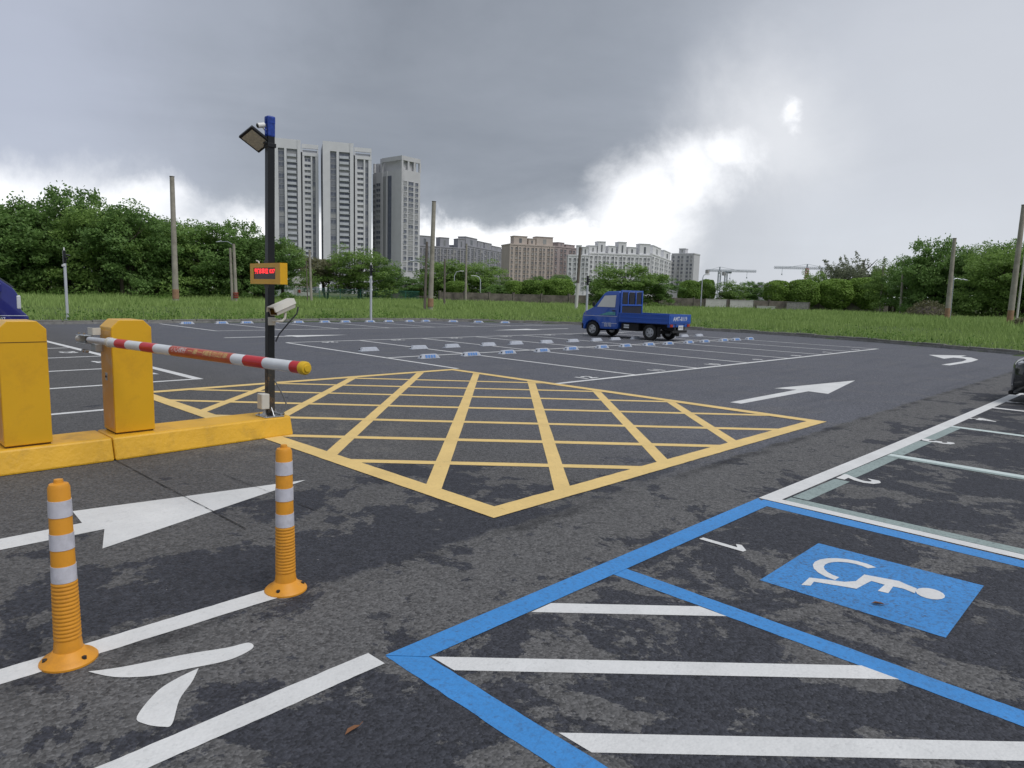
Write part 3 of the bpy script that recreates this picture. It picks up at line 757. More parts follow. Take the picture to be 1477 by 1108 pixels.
fl = thing('flood_light', 'black flat flood light tilted down at the top of the black post', 'flood light', on_post(3.02))
e1 = Rh*.195+Vector((0, 0, .094))-Fh*.12; e2 = Rh*.172-Vector((0, 0, .14))+Fh*.17
ex, ey = e1.normalized(), e2.normalized(); ez = ex.cross(ey).normalized(); ey = ez.cross(ex)
if ez.dot(Fh) < 0: ez, ey = -ez, -ey                    # local +z points away from the lane, the glass faces it
h = MB().box(-.125, .125, -.14, .14, -.018, .018).build('housing', 'black_metal', fl, bevel=.008)
mrot = Matrix((ex, ey, ez)).transposed()
h.rotation_mode = 'QUATERNION'; h.rotation_quaternion = mrot.to_quaternion(); h.scale = (.88, .88, .88); h.location = -Rh*.135+Vector((0, 0, .03))-Fh*.03
MB().box(-.100, .100, -.112, .112, -.022, -.017).build('glass', 'flood_glass', h)
for k in range(8): MB().box(-.10, .10, -.11+k*.0315-.003, -.11+k*.0315+.003, .018, .032).build('cooling_fin', 'black_metal', h)
br = MB(); br.bar((0, -.005, -.02), (.0, -.06, .0), .05, .02); br.box(-.05, .05, -.045, .045, -.045, -.005); br.build('bracket', 'black_metal', fl, bevel=.003)

tc_ = thing('small_camera', 'little white camera strapped beside the blue tape on the post', 'camera', on_post(3.17))
b_ = MB().tube((0, -.13, .0), (0, -.06, .02), .026, n=16).build('body', 'white_plastic', tc_, smooth=True)
MB().tube((0, -.136, -.002), (0, -.129, 0), .018, n=12).build('lens', 'lens', tc_)
MB().bar((0, -.075, .0), (0, -.043, -.03), .018).build('mount', 'white_plastic', tc_)

sg = thing('display_sign', 'yellow box sign with one lit row of red characters, on the post', 'display sign', on_post(1.70))
fx0, fx1 = -.20, .45
hs = MB(); yf, yb = -.118, -.040; zz = .105; ix0, ix1, iz0, iz1 = fx0+.075, fx1-.10, -.055, .060
hs.box(fx0, fx1, yf+.012, yb, -zz, zz)
hs.box(fx0, ix0, yf, yf+.012, -zz, zz); hs.box(ix1, fx1, yf, yf+.012, -zz, zz); hs.box(ix0, ix1, yf, yf+.012, -zz, iz0); hs.box(ix0, ix1, yf, yf+.012, iz1, zz)
hs.build('housing', 'cabinet', sg)
MB().box(ix0, ix1, yf+.005, yf+.0115, iz0, iz1).build('screen', 'led_off', sg)
me = text_mesh('剩餘車位 037', .058, 'led_on', 0, 1.32, .001); o = link('lit_text', me, sg, ((ix0+ix1)/2, yf+.004, .022)); o.rotation_euler = (pi/2, 0, 0)
MB().box(-.05, .05, -.040, -.036, -.14, .14).build('mounting_plate', 'black_metal', sg)
hk = MB().sweep([(-.05, -.09, .104), (-.06, -.09, .125), (-.11, -.09, .135)], .008).build('eye_hook', 'cream', sg)

cc = thing('security_camera', 'cream box security camera under a hood, bracketed low on the black post', 'camera', on_post(1.275, .06))
cb = MB(); prof = [(-.045, -.045), (.045, -.045), (.052, .0), (.035, .045), (-.035, .045), (-.052, .0)]
cb.extr([(x, z) for x, z in prof], 'y', -.045, .27); hd = cb.build('housing', 'cream', cc, bevel=.004)
hd.location = (.075, .0, .055); hd.rotation_euler = (radians(15), 0, radians(26))
MB().extr([(-.046, .0), (-.060, .0), (-.042, .056), (.042, .056), (.060, .0), (.046, .0), (.037, .047), (-.037, .047)], 'y', -.080, .275).build('sunshield', 'cream', hd)
MB().box(-.037, .037, -.049, -.044, -.036, .030).build('window', 'lens', hd)
MB().box(-.040, .040, .255, .285, -.04, .04).build('rear_cap', 'cream_dark', hd, bevel=.005)
MB().sweep([(-.02, .0, -.06), (.02, .02, -.062), (.035, .09, -.058), (.035, .12, -.03), (.035, .125, .03)], .014).build('bracket', 'cream', cc, smooth=True)
MB().box(-.027, -.012, -.04, .04, -.105, -.02).build('wall_plate', 'cream', cc, bevel=.003)
MB().sweep([(.04, .27, .09), (.05, .25, .02), (.02, .17, -.08), (-.02, .08, -.20), (-.03, .045, -.28)], .008).build('cable', 'cable', cc, smooth=True)

# flexible bollards
def bollard(x, y, label, tilt=(0, 0)):
    t = thing('flexible_bollard', label, 'bollard', (x, y, 0), rnd.uniform(0, 3), 'flexible bollards on the lane line')
    def rad(z): return .0490-.0095*(z/.76)
    prof = [(.054, .05), (.0505, .085)]
    z = .09; n = 15; st = (.345-.10)/n
    for k in range(n):
        z0 = .10+k*st
        prof += [(rad(z0), z0), (rad(z0)+.0028, z0+st*.25), (rad(z0)+.0028, z0+st*.65), (rad(z0), z0+st*.9)]
    prof += [(rad(.35), .35), (rad(.735), .735), (rad(.735)-.006, .75), (.018, .755), (.016, .768), (.001, .770)]
    MB().lathe(prof, 32).build('tube', 'orange', t, smooth=True)
    for a, b in ((.617, .685), (.482, .548), (.346, .414)):
        MB().lathe([(rad(a)-.001, a), (rad(a)+.0018, a), (rad(b)+.0018, b), (rad(b)-.001, b)], 32).build('reflective_band', 'reflect', t, smooth=True)
    fl = MB().lathe([(.106, 0), (.106, .008), (.096, .019), (.070, .032), (.057, .051), (.049, .054)], 36).build('base', 'orange', t, smooth=True)
    for k in range(3):
        a = k*2*pi/3+.4; MB().tube((.084*cos(a), .084*sin(a), .020), (.084*cos(a), .084*sin(a), .032), .010, n=6).build('bolt', 'rust_metal', fl)
    t.rotation_euler = (tilt[0], tilt[1], t.rotation_euler.z)
bollard(-3.19, .685, 'orange flexible bollard with white bands beside the painted white character', (0, radians(-.5)))
bollard(-3.235, 1.675, 'orange flexible bollard with white bands beside the tip of the white arrow', (0, 0))

# ================================================================== WHEEL STOPS
def stop_proto(blue):
    t = bpy.data.objects.new('wheel_stop', None); C.objects.link(t)
    # local x: length, local -y: printed face
    L0, L1, d0, d1, h = .29, .215, .085, .045, .105
    vs = [(-L0, -d0, 0), (L0, -d0, 0), (L0, d0, 0), (-L0, d0, 0), (-L1, -d1, h), (L1, -d1, h), (L1, d1, h), (-L1, d1, h)]
    F6 = [(0, 3, 2, 1), (4, 5, 6, 7), (0, 1, 5, 4), (1, 2, 6, 5), (2, 3, 7, 6), (3, 0, 4, 7)]
    MB().add(vs, F6).build('body', 'stop_body', t, bevel=.012)
    if blue:
        p = MB()
        for k in range(4):
            x0, x1 = -.15+k*.078, -.15+k*.078+.062
            def f(x, s): return (x, -d0+(d0-d1)*s-.004, h*s+.002)
            p.add([f(x0, .2), f(x1, .2), f(x1, .85), f(x0, .85)], [(0, 1, 2, 3)])
        p.build('printed_panel', 'stop_blue', t)
    for sx in (-1, 1):
        MB().tube((sx*.255, -.03, .045), (sx*.262, -.033, .062), .018, n=10).build('end_bolt', 'under', t)
    return t
SB, SPl = stop_proto(True), stop_proto(False)
R2 = [10.45, 11.8, 13.1, 14.45, 15.75, 17.25, 18.45, 19.8, 20.95, 22.3, 23.45, 24.95, 25.95, 27.15]
R1 = [10.35, 11.95, 13.15, 14.6, 15.85, 17.3, 18.65, 19.95, 21.1, 22.45, 23.55, 24.9, 26.0, 27.2]
RF = [11.2, 12.65, 13.75, 14.95, 16.2, 17.6, 18.7, 20.15, 21.3, 22.6, 23.7, 25.0, 26.1, 27.3]
first = {}
def put_stop(proto, x, y, rz, label, group):
    o = proto if proto.name not in first else copy_tree(proto); first[proto.name] = 1
    o.location = (x+rnd.uniform(-.03, .03), y, .002); o.rotation_euler.z = rz+rnd.uniform(-.05, .05); tag(o, label, 'wheel stop', group)
for y in R2: put_stop(SB, -12.98, y, pi/2, 'pale wheel stop with blue print in the row of bays nearest the yellow box', 'blue printed wheel stops of the centre bays')
for y in R1: put_stop(SPl, -15.32, y, -pi/2, 'plain grey wheel stop in the centre row where the blue truck is parked', 'plain wheel stops of the centre bays')
for y in RF: put_stop(SB, -29.75 if y < 24 else -29.75+(y-24)*.75, y, pi/2 if y < 24 else pi/2-.5, 'pale blue wheel stop along the kerb of the grass field', 'wheel stops along the kerb')

# ================================================================== VEHICLES
def wheel(parent, x, y, r, w, rot_side):
    t = MB().lathe([(r*.60, -w/2), (r*.93, -w/2), (r, -w/2+.025), (r, w/2-.025), (r*.93, w/2), (r*.60, w/2)], 28, axis='y', caps=False).build('wheel', 'tyre', parent, smooth=True, loc=(x, y, r))
    s = rot_side
    MB().lathe([(r*.62, -w*.30*s), (r*.62, w*.42*s), (r*.52, w*.47*s), (r*.48, w*.30*s), (r*.26, w*.34*s), (r*.20, w*.46*s), (.001, w*.46*s)], 24, axis='y').build('rim', 'rim', t, smooth=True)
    hub = MB()
    for k in range(5):
        a = 2*pi*k/5; hub.tube((r*.34*cos(a), w*.30*s, r*.34*sin(a)), (r*.34*cos(a), w*.335*s, r*.34*sin(a)), r*.075, n=8)
    hub.build('rim_holes', 'under', t)
    return t

# small blue pickup; local +x forward (front axle at 0), +y left
tr = thing('pickup_truck', 'small blue pickup truck with open cargo bed parked in the centre bays', 'truck', (-17.28, 22.95, 0), pi+radians(2))
WT = .74
cabp = [(.40, .26), (.46, .40), (.47, .60), (.43, .83), (.36, .93), (.10, 1.06), (-.05, 1.14), (-.46, 1.64), (-.60, 1.71), (-1.08, 1.73), (-1.14, 1.68), (-1.16, 1.2), (-1.17, .42), (-.45, .30), (-.33, .30)]
def tumble(me, w, z0, k):
    for v in me.vertices:
        if v.co.z > z0: v.co.y *= 1-k*(v.co.z-z0)
# cab shell with wheel arch cut
arch = [(-.36, .30)]+[(.0+.36*cos(a), .28+.36*sin(a)) for a in [pi-.15-i*(pi-.5)/8 for i in range(9)]]+[(.36, .27)]
cab_poly = [(.40, .27), (.46, .40), (.475, .60), (.44, .83), (.37, .92), (.10, 1.05), (-.04, 1.13), (-.46, 1.63), (-.60, 1.705), (-1.08, 1.725), (-1.14, 1.68), (-1.16, 1.2), (-1.17, .40), (-1.10, .33), (-.37, .31), (-.35, .40), (-.27, .52), (-.14, .60), (0, .63), (.14, .60), (.26, .52), (.33, .40), (.35, .27)]
cm = MB().extr(cab_poly, 'y', -WT, WT); cab_o = cm.build('cab', 'truck_blue', tr, bevel=.035, seg=3, smooth=True)
tumble(cab_o.data, WT, .95, .14)
def side_y(z, w=WT): return w*(1-.14*max(0, z-.95))
for s in (1, -1):
    def pan(poly, m, name, off, parent=tr, th=.012):
        vs = [(x, s*(side_y(z)+off), z) for x, z in poly]+[(x, s*(side_y(z)+off-th), z) for x, z in poly]; n = len(poly)
        return MB().add(vs, [tuple(range(n)), tuple(range(n, 2*n))[::-1]]+[(i, (i+1) % n, n+(i+1) % n, n+i) for i in range(n)]).build(name, m, parent)
    dr = pan([(-.05, 1.10), (-.43, 1.58), (-1.06, 1.62), (-1.08, .42), (-.42, .42), (-.36, .60), (-.20, .72), (.04, .80), (.12, 1.0)], 'truck_blue', 'door', .006)
    pan([(-.20, 1.13), (-.50, 1.545), (-1.0, 1.575), (-1.0, 1.13)], 'glass_painted_sky', 'window', .011, dr)
    pan([(-.90, 1.02), (-1.03, 1.02), (-1.03, .985), (-.90, .985)], 'black_metal', 'door_handle', .028, dr, .02)
    pan([(-.30, .82), (-.55, .90), (-.75, .96), (-1.04, .95), (-1.04, .84), (-.60, .83)], 'decal_green', 'decal', .009, dr, .002)
    pan([(.40, .80), (-1.12, .80), (-1.12, .785), (.40, .785)], 'decal', 'trim_line', .009, tr, .004)
    pan([(-.45, .545), (-1.12, .545), (-1.12, .53), (-.45, .53)], 'decal', 'trim_line', .009, tr, .004)
    tx = text_mesh('自用', .17, 'decal', 0, 1, .002); o = link('door_lettering', tx, dr, (-.72, s*(WT+.010), .46+.01)); o.rotation_euler = (pi/2, 0, pi if s > 0 else 0)
    MB().box(-.10, -.04, s*.78-.05, s*.78+.05, 1.13, 1.30).build('mirror', 'black_metal', tr, bevel=.02)
    MB().bar((-.02, s*.68, 1.10), (-.06, s*.76, 1.2), .02).build('mirror_arm', 'black_metal', tr)
    MB().box(.40, .485, s*.56-.12, s*.56+.12, .64, .80).build('headlight', 'lamp_clear', tr, bevel=.02)
    MB().box(.30, .315, s*.735-.008, s*.735+.02, .86, .89).build('side_indicator', 'orange', tr)
# windscreen and rear window
ws = [(-.055, 1.165), (-.445, 1.625)]
MB().add([(ws[0][0]+.01, -.62, ws[0][1]+.01), (ws[0][0]+.01, .62, ws[0][1]+.01), (ws[1][0]+.012, .56, ws[1][1]), (ws[1][0]+.012, -.56, ws[1][1]),
          (ws[0][0]-.01, -.62, ws[0][1]-.01), (ws[0][0]-.01, .62, ws[0][1]-.01), (ws[1][0]-.01, .56, ws[1][1]-.01), (ws[1][0]-.01, -.56, ws[1][1]-.01)],
         [(0, 1, 2, 3), (7, 6, 5, 4), (0, 4, 5, 1), (1, 5, 6, 2), (2, 6, 7, 3), (3, 7, 4, 0)]).build('windscreen', 'glass', tr)
MB().box(-1.175, -1.155, -.56, .56, 1.16, 1.60).build('rear_window', 'glass', tr)
MB().box(.36, .50, -.74, .74, .28, .52).build('bumper', 'black_metal', tr, bevel=.04)
tr.scale = (1.055, 1.055, 1.055)
# guard frame behind the cab
gf = MB()
for y in (-.70, .70): gf.box(-1.27, -1.22, y-.03, y+.03, .80, 1.76)
for z in (1.73, 1.22): gf.box(-1.268, -1.222, -.67, .67, z-.028, z+.028)
for y in (-.26, .26): gf.box(-1.265, -1.225, y-.028, y+.028, 1.248, 1.702)
gfo = gf.build('guard_frame', 'truck_blue', tr, bevel=.006)
MB().box(-1.25, -1.24, -.66, .66, .84, 1.19).build('mesh_panel', 'mesh_dark', gfo)
for y in (-.45, 0, .45):
    MB().box(-1.252, -1.246, y-.17, y+.17, 1.26, 1.69).build('mesh_panel', 'mesh_dark', gfo)
# bed
RE = -3.28
MB().box(RE+.02, -1.21, -.74, .74, .60, .66).build('bed_floor', 'truck_blue', tr)
def dropside(y, s):
    m = MB(); m.box(RE+.03, -1.21, y-.02, y+.02, .62, .94)
    for z in (.64, .78, .92): m.box(RE+.03, -1.21, y+s*.021-.008, y+s*.021+.008, z-.022, z+.022)
    return m.build('drop_side', 'truck_blue', tr, bevel=.006)
dropside(.755, 1); dropside(-.755, -1)
tg = MB().box(RE-.01, RE+.026, -.775, .775, .62, .945); tg = tg.build('tailgate', 'truck_blue', tr, bevel=.008)
MB().box(RE-.018, RE-.008, -.70, .70, .66, .90).build('pressed_panel', 'truck_blue', tg, bevel=.006)
tx = text_mesh('AMT-8119', .20, 'decal', 0, 1.12, .006); o = link('plate_lettering', tx, tg, (RE-.021, .02, .785)); o.rotation_euler = (pi/2, 0, -pi/2)
MB().box(RE-.0, -1.35, -.36, -.26, .40, .60).build('chassis_rail', 'under', tr); MB().box(RE, -1.35, .26, .36, .40, .60).build('chassis_rail', 'under', tr)
MB().box(-2.58, -2.42, -.62, .62, .22, .34).build('rear_axle', 'under', tr)
MB().box(-.08, .08, -.62, .62, .22, .34).build('front_axle', 'under', tr)
MB().box(-2.0, -1.25, -.66, .66, .30, .58).build('fuel_tank', 'under', tr, bevel=.03)
for z in (.42, .50): MB().box(-1.60, -1.38, .665, .675, z-.028, z+.028).build('side_plate', 'plate', tr)
MB().box(RE-.0, RE+.10, -.70, .70, .50, .60).build('rear_beam', 'truck_blue', tr, bevel=.01)
for s in (1, -1):
    MB().box(RE-.03, RE+.0, s*.60-.09, s*.60+.09, .505, .60).build('tail_light', 'lamp_red', tr, bevel=.01)
    MB().box(-2.86, -2.84, s*.66-.10, s*.66+.10, .14, .5).build('mud_flap', 'under', tr)
MB().box(RE-.035, RE-.022, -.20, .14, .40, .56).build('number_plate', 'plate', tr, bevel=.004)
tx = text_mesh('AMT-8119', .075, 'black_metal', 0, .95); o = link('plate_text', tx, tr, (RE-.0365, -.03, .48)); o.rotation_euler = (pi/2, 0, -pi/2)
MB().box(RE-.02, RE+.05, -.5, .5, .30, .385).build('rear_bumper', 'under', tr)
for x in (0, -2.5):
    for s in (1, -1): wheel(tr, x, s*.64, .285, .17, s)

# dark blue van; local +x forward (nose 0), seen from its right side (-y)
van = thing('van', 'dark blue van with white lettering low on its side, parked past the yellow cabinets', 'van', (-25.75, 4.80, 0), pi/2); van.scale = (1.0, 1.0, 1.13)
vp = [(-.02, .22), (.02, .32), (.02, .46), (-.04, .54), (-.15, .63), (-.17, .85), (-.20, 1.03), (-.31, 1.20), (-.86, 1.60), (-1.22, 1.86), (-1.50, 1.96), (-4.1, 1.97), (-4.28, 1.80), (-4.35, 1.0), (-4.36, .28),
      (-3.75, .26), (-3.72, .45), (-3.58, .60), (-3.38, .66), (-3.18, .60), (-3.04, .45), (-3.0, .26), (-1.35, .26), (-1.32, .45), (-1.18, .60), (-.98, .66), (-.78, .60), (-.64, .45), (-.60, .24)]
vb = MB().extr(vp, 'y', -.82, .82).build('body', 'van_blue', van, bevel=.06, seg=3, smooth=True); tumble(vb.data, .82, 1.05, .12)
for s in (1, -1):
    def vpan(poly, m, name, off, parent=van, th=.02):
        vs = [(x, s*(.82*(1-.12*max(0, z-1.05))+off), z) for x, z in poly]+[(x, s*(.82*(1-.12*max(0, z-1.05))+off-th), z) for x, z in poly]; n = len(poly)
        return MB().add(vs, [tuple(range(n)), tuple(range(n, 2*n))[::-1]]+[(i, (i+1) % n, n+(i+1) % n, n+i) for i in range(n)]).build(name, m, parent)
    dv = vpan([(-.62, 1.12), (-.70, 1.28), (-1.30, 1.80), (-1.66, 1.84), (-1.68, .36), (-1.36, .36), (-1.30, .55), (-1.05, .70), (-.72, .70)], 'van_blue', 'door', .005)
    vpan([(-.72, 1.17), (-.78, 1.28), (-1.22, 1.68), (-1.58, 1.72), (-1.60, 1.17)], 'glass', 'window', .010, dv)
    for a, b in ((-1.82, -2.9), (-3.0, -4.1)): vpan([(a, 1.17), (a, 1.72), (b, 1.72), (b, 1.17)], 'glass', 'side_window', .008)
    vpan([(-.02, .50), (-4.3, .50), (-4.3, .485), (-.02, .485)], 'decal', 'trim_line', .006, van, .004)
    MB().box(-.75, -.62, s*.90-.07, s*.90+.07, 1.10, 1.32).build('mirror', 'van_blue', van, bevel=.025)
    MB().bar((-.66, s*.78, 1.12), (-.68, s*.86, 1.18), .03).build('mirror_arm', 'black_metal', van)
    vs_ = MB().box(-.26, -.145, s*.70-.13, s*.70+.10, .66, 1.02).build('headlight', 'lamp_clear', van, bevel=.03)
    MB().box(-.27, -.215, s*.79-.02, s*.79+.034, .68, 1.0).build('corner_lamp', 'lamp_clear', van, bevel=.01)
    for k, (tx_, sz) in enumerate((('480T-1507', .13), ('自用小客貨', .12), ('載重 850', .10))):
        o = link('side_lettering', text_mesh(tx_, sz, 'decal', 0, .92, .002), van, (-.82-.0*k, s*.829, .40-k*.105)); o.rotation_euler = (pi/2, 0, pi if s > 0 else 0)
    wheel(van, -.98, s*.72, .31, .18, s); wheel(van, -3.38, s*.72, .31, .18, s)
MB().add([(-.30, -.66, 1.215), (-.30, .66, 1.215), (-1.17, .60, 1.845), (-1.17, -.60, 1.845), (-.34, -.66, 1.205), (-.34, .66, 1.205), (-1.21, .60, 1.835), (-1.21, -.60, 1.835)],
         [(0, 1, 2, 3), (7, 6, 5, 4), (0, 4, 5, 1), (1, 5, 6, 2), (2, 6, 7, 3), (3, 7, 4, 0)]).build('windscreen', 'glass', van, loc=(.03, 0, .02))
MB().box(-.02, .045, -.72, .72, .26, .48).build('bumper', 'van_blue', van, bevel=.03)
MB().box(-.155, -.13, -.45, .45, .72, .92).build('grille', 'under', van)

# black car, nose to the aisle (only its corner shows); local +x forward, nose 0
car = thing('parked_car', 'black car with its nose over the white bay line', 'car', (-2.12, 14.62, 0), pi)
def car_ring(x, w, zb, zs, zt, wt):
    return [(x, -w*.92, zb), (x, -w, zb+.12), (x, -w, zs-.12), (x, -w*.95, zs), (x, -wt, zt), (x, wt, zt), (x, w*.95, zs), (x, w, zs-.12), (x, w, zb+.12), (x, w*.92, zb)]
rings = [car_ring(0, .55, .20, .62, .66, .42), car_ring(-.06, .70, .16, .68, .72, .5), car_ring(-.20, .80, .19, .74, .79, .55), car_ring(-.5, .86, .18, .82, .88, .62), car_ring(-1.1, .88, .18, .90, .98, .66),
         car_ring(-1.9, .885, .18, .92, 1.36, .58), car_ring(-2.3, .885, .18, .93, 1.45, .57), car_ring(-3.1, .885, .18, .93, 1.42, .56), car_ring(-3.9, .87, .20, .94, 1.08, .60), car_ring(-4.3, .82, .24, .92, .98, .58), car_ring(-4.42, .72, .32, .85, .9, .5)]
MB().loft(rings).build('body', 'car_black', car, bevel=.03, smooth=True)
MB().add([(-1.13, -.62, .995), (-1.13, .62, .995), (-1.87, .54, 1.365), (-1.87, -.54, 1.365)], [(0, 1, 2, 3)]).build('windscreen', 'glass', car, loc=(0, 0, .012))
for s in (1, -1):
    MB().add([(-1.3, s*.87, .95), (-2.0, s*.66, 1.32), (-3.1, s*.65, 1.34), (-3.7, s*.86, .97)], [(0, 1, 2, 3)]).build('side_window', 'glass', car, loc=(0, s*.012, .01))
    MB().add([(-.10, s*.72, .66), (-.42, s*.845, .72), (-.50, s*.80, .82), (-.20, s*.66, .745), (-.12, s*.70, .62), (-.44, s*.82, .66), (-.52, s*.78, .76), (-.22, s*.64, .70)],
             [(0, 1, 2, 3), (7, 6, 5, 4), (0, 4, 5, 1), (1, 5, 6, 2), (2, 6, 7, 3), (3, 7, 4, 0)]).build('headlight', 'lamp_clear', car, loc=(.012, s*.012, .012))
    MB().box(-.10, -.055, s*.60-.10, s*.60+.10, .32, .42).build('fog_light', 'under', car, bevel=.01)
    MB().box(-.052, -.04, s*.60-.10, s*.60+.10, .305, .318).build('chrome_strip', 'steel', car)
    MB().box(-1.42, -1.30, s*.97-.08, s*.97+.08, .94, 1.06).build('mirror', 'car_black', car, bevel=.03)
    wheel(car, -.85, s*.79, .31, .20, s); wheel(car, -3.45, s*.79, .31, .20, s)
MB().box(-.01, .012, -.40, .40, .50, .60).build('grille', 'under', car)
MB().box(-.012, .016, -.16, .16, .36, .47).build('number_plate', 'plate', car)
MB().box(-.10, .02, -.56, .56, .13, .20).build('lip', 'under', car, bevel=.02)

# ================================================================== FIELD: POLES, POSTS
def ground_at(x, y):
    return float(field_z(np.array([[x, y]]))[0])
def leaning_pole(name, label, top, bot, d, r0, r1, mats=('pole', 'pole'), group=None, lower=0, extra=None, cat='utility pole'):
    """pole from its foot in the field to its top; top and foot are photo points at the same distance d"""
    T = at(top[0], top[1], d); Bt = at(bot[0], bot[1], d)
    ax = (T-Bt); gz = ground_at(Bt.x, Bt.y)-.1
    F_ = Bt+ax*((gz-Bt.z)/ax.z)
    t = thing(name, label, cat, F_, 0, group); ax = T-F_
    if lower > 0:
        k = lower
        MB().tube(ax*k, ax, r0+(r1-r0)*k, r1, 12).build('shaft', mats[0], t, smooth=True)
        MB().tube((0, 0, 0), ax*k, r0, r0+(r1-r0)*k, 12).build('foot', mats[1], t, smooth=True)
    else:
        MB().tube((0, 0, 0), ax, r0, r1, 12).build('shaft', mats[0], t, smooth=True)
    MB().tube(ax*.999, ax*1.004, r1*1.12, n=12).build('cap', 'pole_dark', t)
    if extra: extra(t, ax)
    return t
def lamp_arm(z, reach, side, drop=.25, m='galv'):
    def f(t, ax):
        p = ax*z; q = p+Rh*reach*side+Vector((0, 0, drop))
        a = MB().sweep([p, p+(q-p)*.5+Vector((0, 0, .15)), q], .035).build('lamp_arm', m, t, smooth=True)
        e = q+Rh*.42*side-Vector((0, 0, .03))
        MB().loft([[q+Vector((0, 0, .05))+u for u in (Fh*.06, Vector((0, 0, .05)), -Fh*.06, Vector((0, 0, -.05)))],
                   [q+(e-q)*.4+u for u in (Fh*.12, Vector((0, 0, .07)), -Fh*.12, Vector((0, 0, -.06)))],
                   [e+u for u in (Fh*.09, Vector((0, 0, .03)), -Fh*.09, Vector((0, 0, -.05)))]]).build('lamp_head', 'silver', t, smooth=True)
    return f
def bands(t, ax):
    for k in range(3):
        z = .10+.035*k; MB().tube(ax*z, ax*(z+.016), .215).build('red_band', 'lamp_red', t)
def side_post(dx, frac, r, m='pole'):
    def f(t, ax):
        o = Rh*dx; MB().tube(o, o+ax*frac, r, r*.8, 10).build('side_post', m, t, smooth=True)
    return f
def multi(*fs):
    def f(t, ax):
        for g in fs: g(t, ax)
    return f
def hoop(t, ax):
    MB().tube(ax*.05, ax*.125, .225, .22, 14).build('painted_foot', 'pole_base', t, smooth=True)
leaning_pole('utility_pole', 'thick lone concrete pole standing in front of the left wood', (248, 255), (253.5, 428), 50, .21, .15, extra=hoop)
leaning_pole('utility_pole', 'paired concrete poles with a street lamp arm, overgrown at the top, before the wood', (337, 352), (340.5, 430), 58, .14, .11, extra=multi(side_post(-.30, .93, .12), bands, lamp_arm(.98, 1.0, -1)))
leaning_pole('utility_pole', 'thin weathered pole in front of the bushy tree below the towers', (446.5, 361), (449, 431), 66, .13, .10, extra=side_post(-.35, .8, .06, 'pole_dark'))
leaning_pole('utility_pole', 'tall concrete pole with a shorter darker one beside it, right of the three towers', (626, 291), (621, 438), 52, .19, .145, extra=multi(hoop, side_post(-.42, .64, .11, 'pole_dark'), lamp_arm(.42, 1.2, -1, .35)))
leaning_pole('utility_pole', 'slim dark pole in front of the round clipped tree', (641.5, 374), (641, 440), 62, .10, .075, ('pole_dark', 'pole_dark'))
leaning_pole('utility_pole', 'pale slim pole standing behind the old wall', (673, 352), (671.5, 432), 98, .17, .12)
leaning_pole('utility_pole', 'pole with dark upper half and pale foot left of the blue truck', (837, 357), (831, 444), 60, .15, .11, ('pole_dark', 'wall_white'), lower=.45)
leaning_pole('utility_pole', 'slender pole with small street lamp before the clipped tree row', (1274, 384), (1269.5, 443), 98, .15, .11, extra=lamp_arm(.40, 1.8, 1, .3))
leaning_pole('utility_pole', 'slender pole with boxes on it beside the brush pile', (1303.5, 376), (1298.5, 453), 86, .15, .11)
leaning_pole('utility_pole', 'leaning concrete pole with brown foot and lamp arm in front of the right wood', (1377, 344), (1365.5, 463), 60, .21, .14, ('pole', 'pole_base'), lower=.17, extra=multi(side_post(.24, .55, .06, 'galv'), lamp_arm(.50, 1.0, 1, .1)))
leaning_pole('utility_pole', 'leaning concrete pole with red brown foot and white pipe beside it', (1477, 296), (1455.5, 471), 48, .20, .14, ('pole', 'pole_base'), lower=.14, extra=side_post(.46, .62, .07, 'wall_white'))

def street_lamp(label, top, bot, d, reach, side):
    T = at(top[0], top[1], d); Bt = at(bot[0], bot[1], d); F_ = Vector((Bt.x, Bt.y, 0)); h_ = T.z
    t = thing('street_lamp', label, 'street lamp', F_)
    MB().sweep([(0, 0, 0), Vector((0, 0, h_*.85)), Rh*reach*.35*side+Vector((0, 0, h_*.97)), Rh*reach*side+Vector((0, 0, h_))], [.09, .065, .06, .05]).build('mast', 'silver', t, smooth=True)
    q = Rh*reach*side+Vector((0, 0, h_)); MB().bar(q-Rh*.1*side, q+Rh*.6*side, .22, .12).build('lamp_head', 'white_plastic', t, bevel=.03)
street_lamp('curved grey street lamp beside the round clipped tree', (660, 391), (655, 432), 112, .9, 1)
street_lamp('curved grey street lamp left of the square clipped trees', (690, 398), (692.5, 432), 112, .9, -1)
street_lamp('grey street lamp rising above the clipped trees behind the white wall panel', (1016, 396), (1010.5, 445), 103, .4, 1)

def cam_post(label, px, y_top, d):
    b = at(px, 450, d); gz = ground_at(b.x, b.y) if lot_dist(np.array([[b.x, b.y]]))[0] > 0 else 0
    T = at(px, y_top, d); h_ = T.z-gz
    t = thing('camera_post', label, 'camera post', (b.x, b.y, gz), 0, 'camera posts at the lot edge')
    MB().box(-.13, .13, -.13, .13, 0, .02).build('foot_plate', 'galv', t)
    MB().box(-.045, .045, -.045, .045, .02, h_*.80).build('shaft', 'silver', t, bevel=.008)
    MB().box(-.05, .05, -.05, .05, h_*.78, h_*.96).build('tape_wrap', 'black_metal', t, bevel=.012)
    MB().tube((0, 0, h_*.95), (0, 0, h_), .03, .02, n=10).build('tip', 'white_plastic', t)
    for a, z in ((.3, .86), (2.6, .84), (1.4, .90)):
        d_ = Vector((cos(a), sin(a), 0)); MB().tube(d_*.04+Vector((0, 0, h_*z)), d_*.20+Vector((0, 0, h_*z-.03)), .032, n=10).build('camera', 'black_metal', t, smooth=True)
    v = (-Fh).normalized(); MB().tube(v*.04+Vector((0, 0, h_*.75)), v*.13+Vector((0, 0, h_*.75)), .045, n=12).build('camera', 'white_plastic', t, smooth=True)
cam_post('silver camera post on the grass edge beside the dark blue van', 97, 357, 27.8)
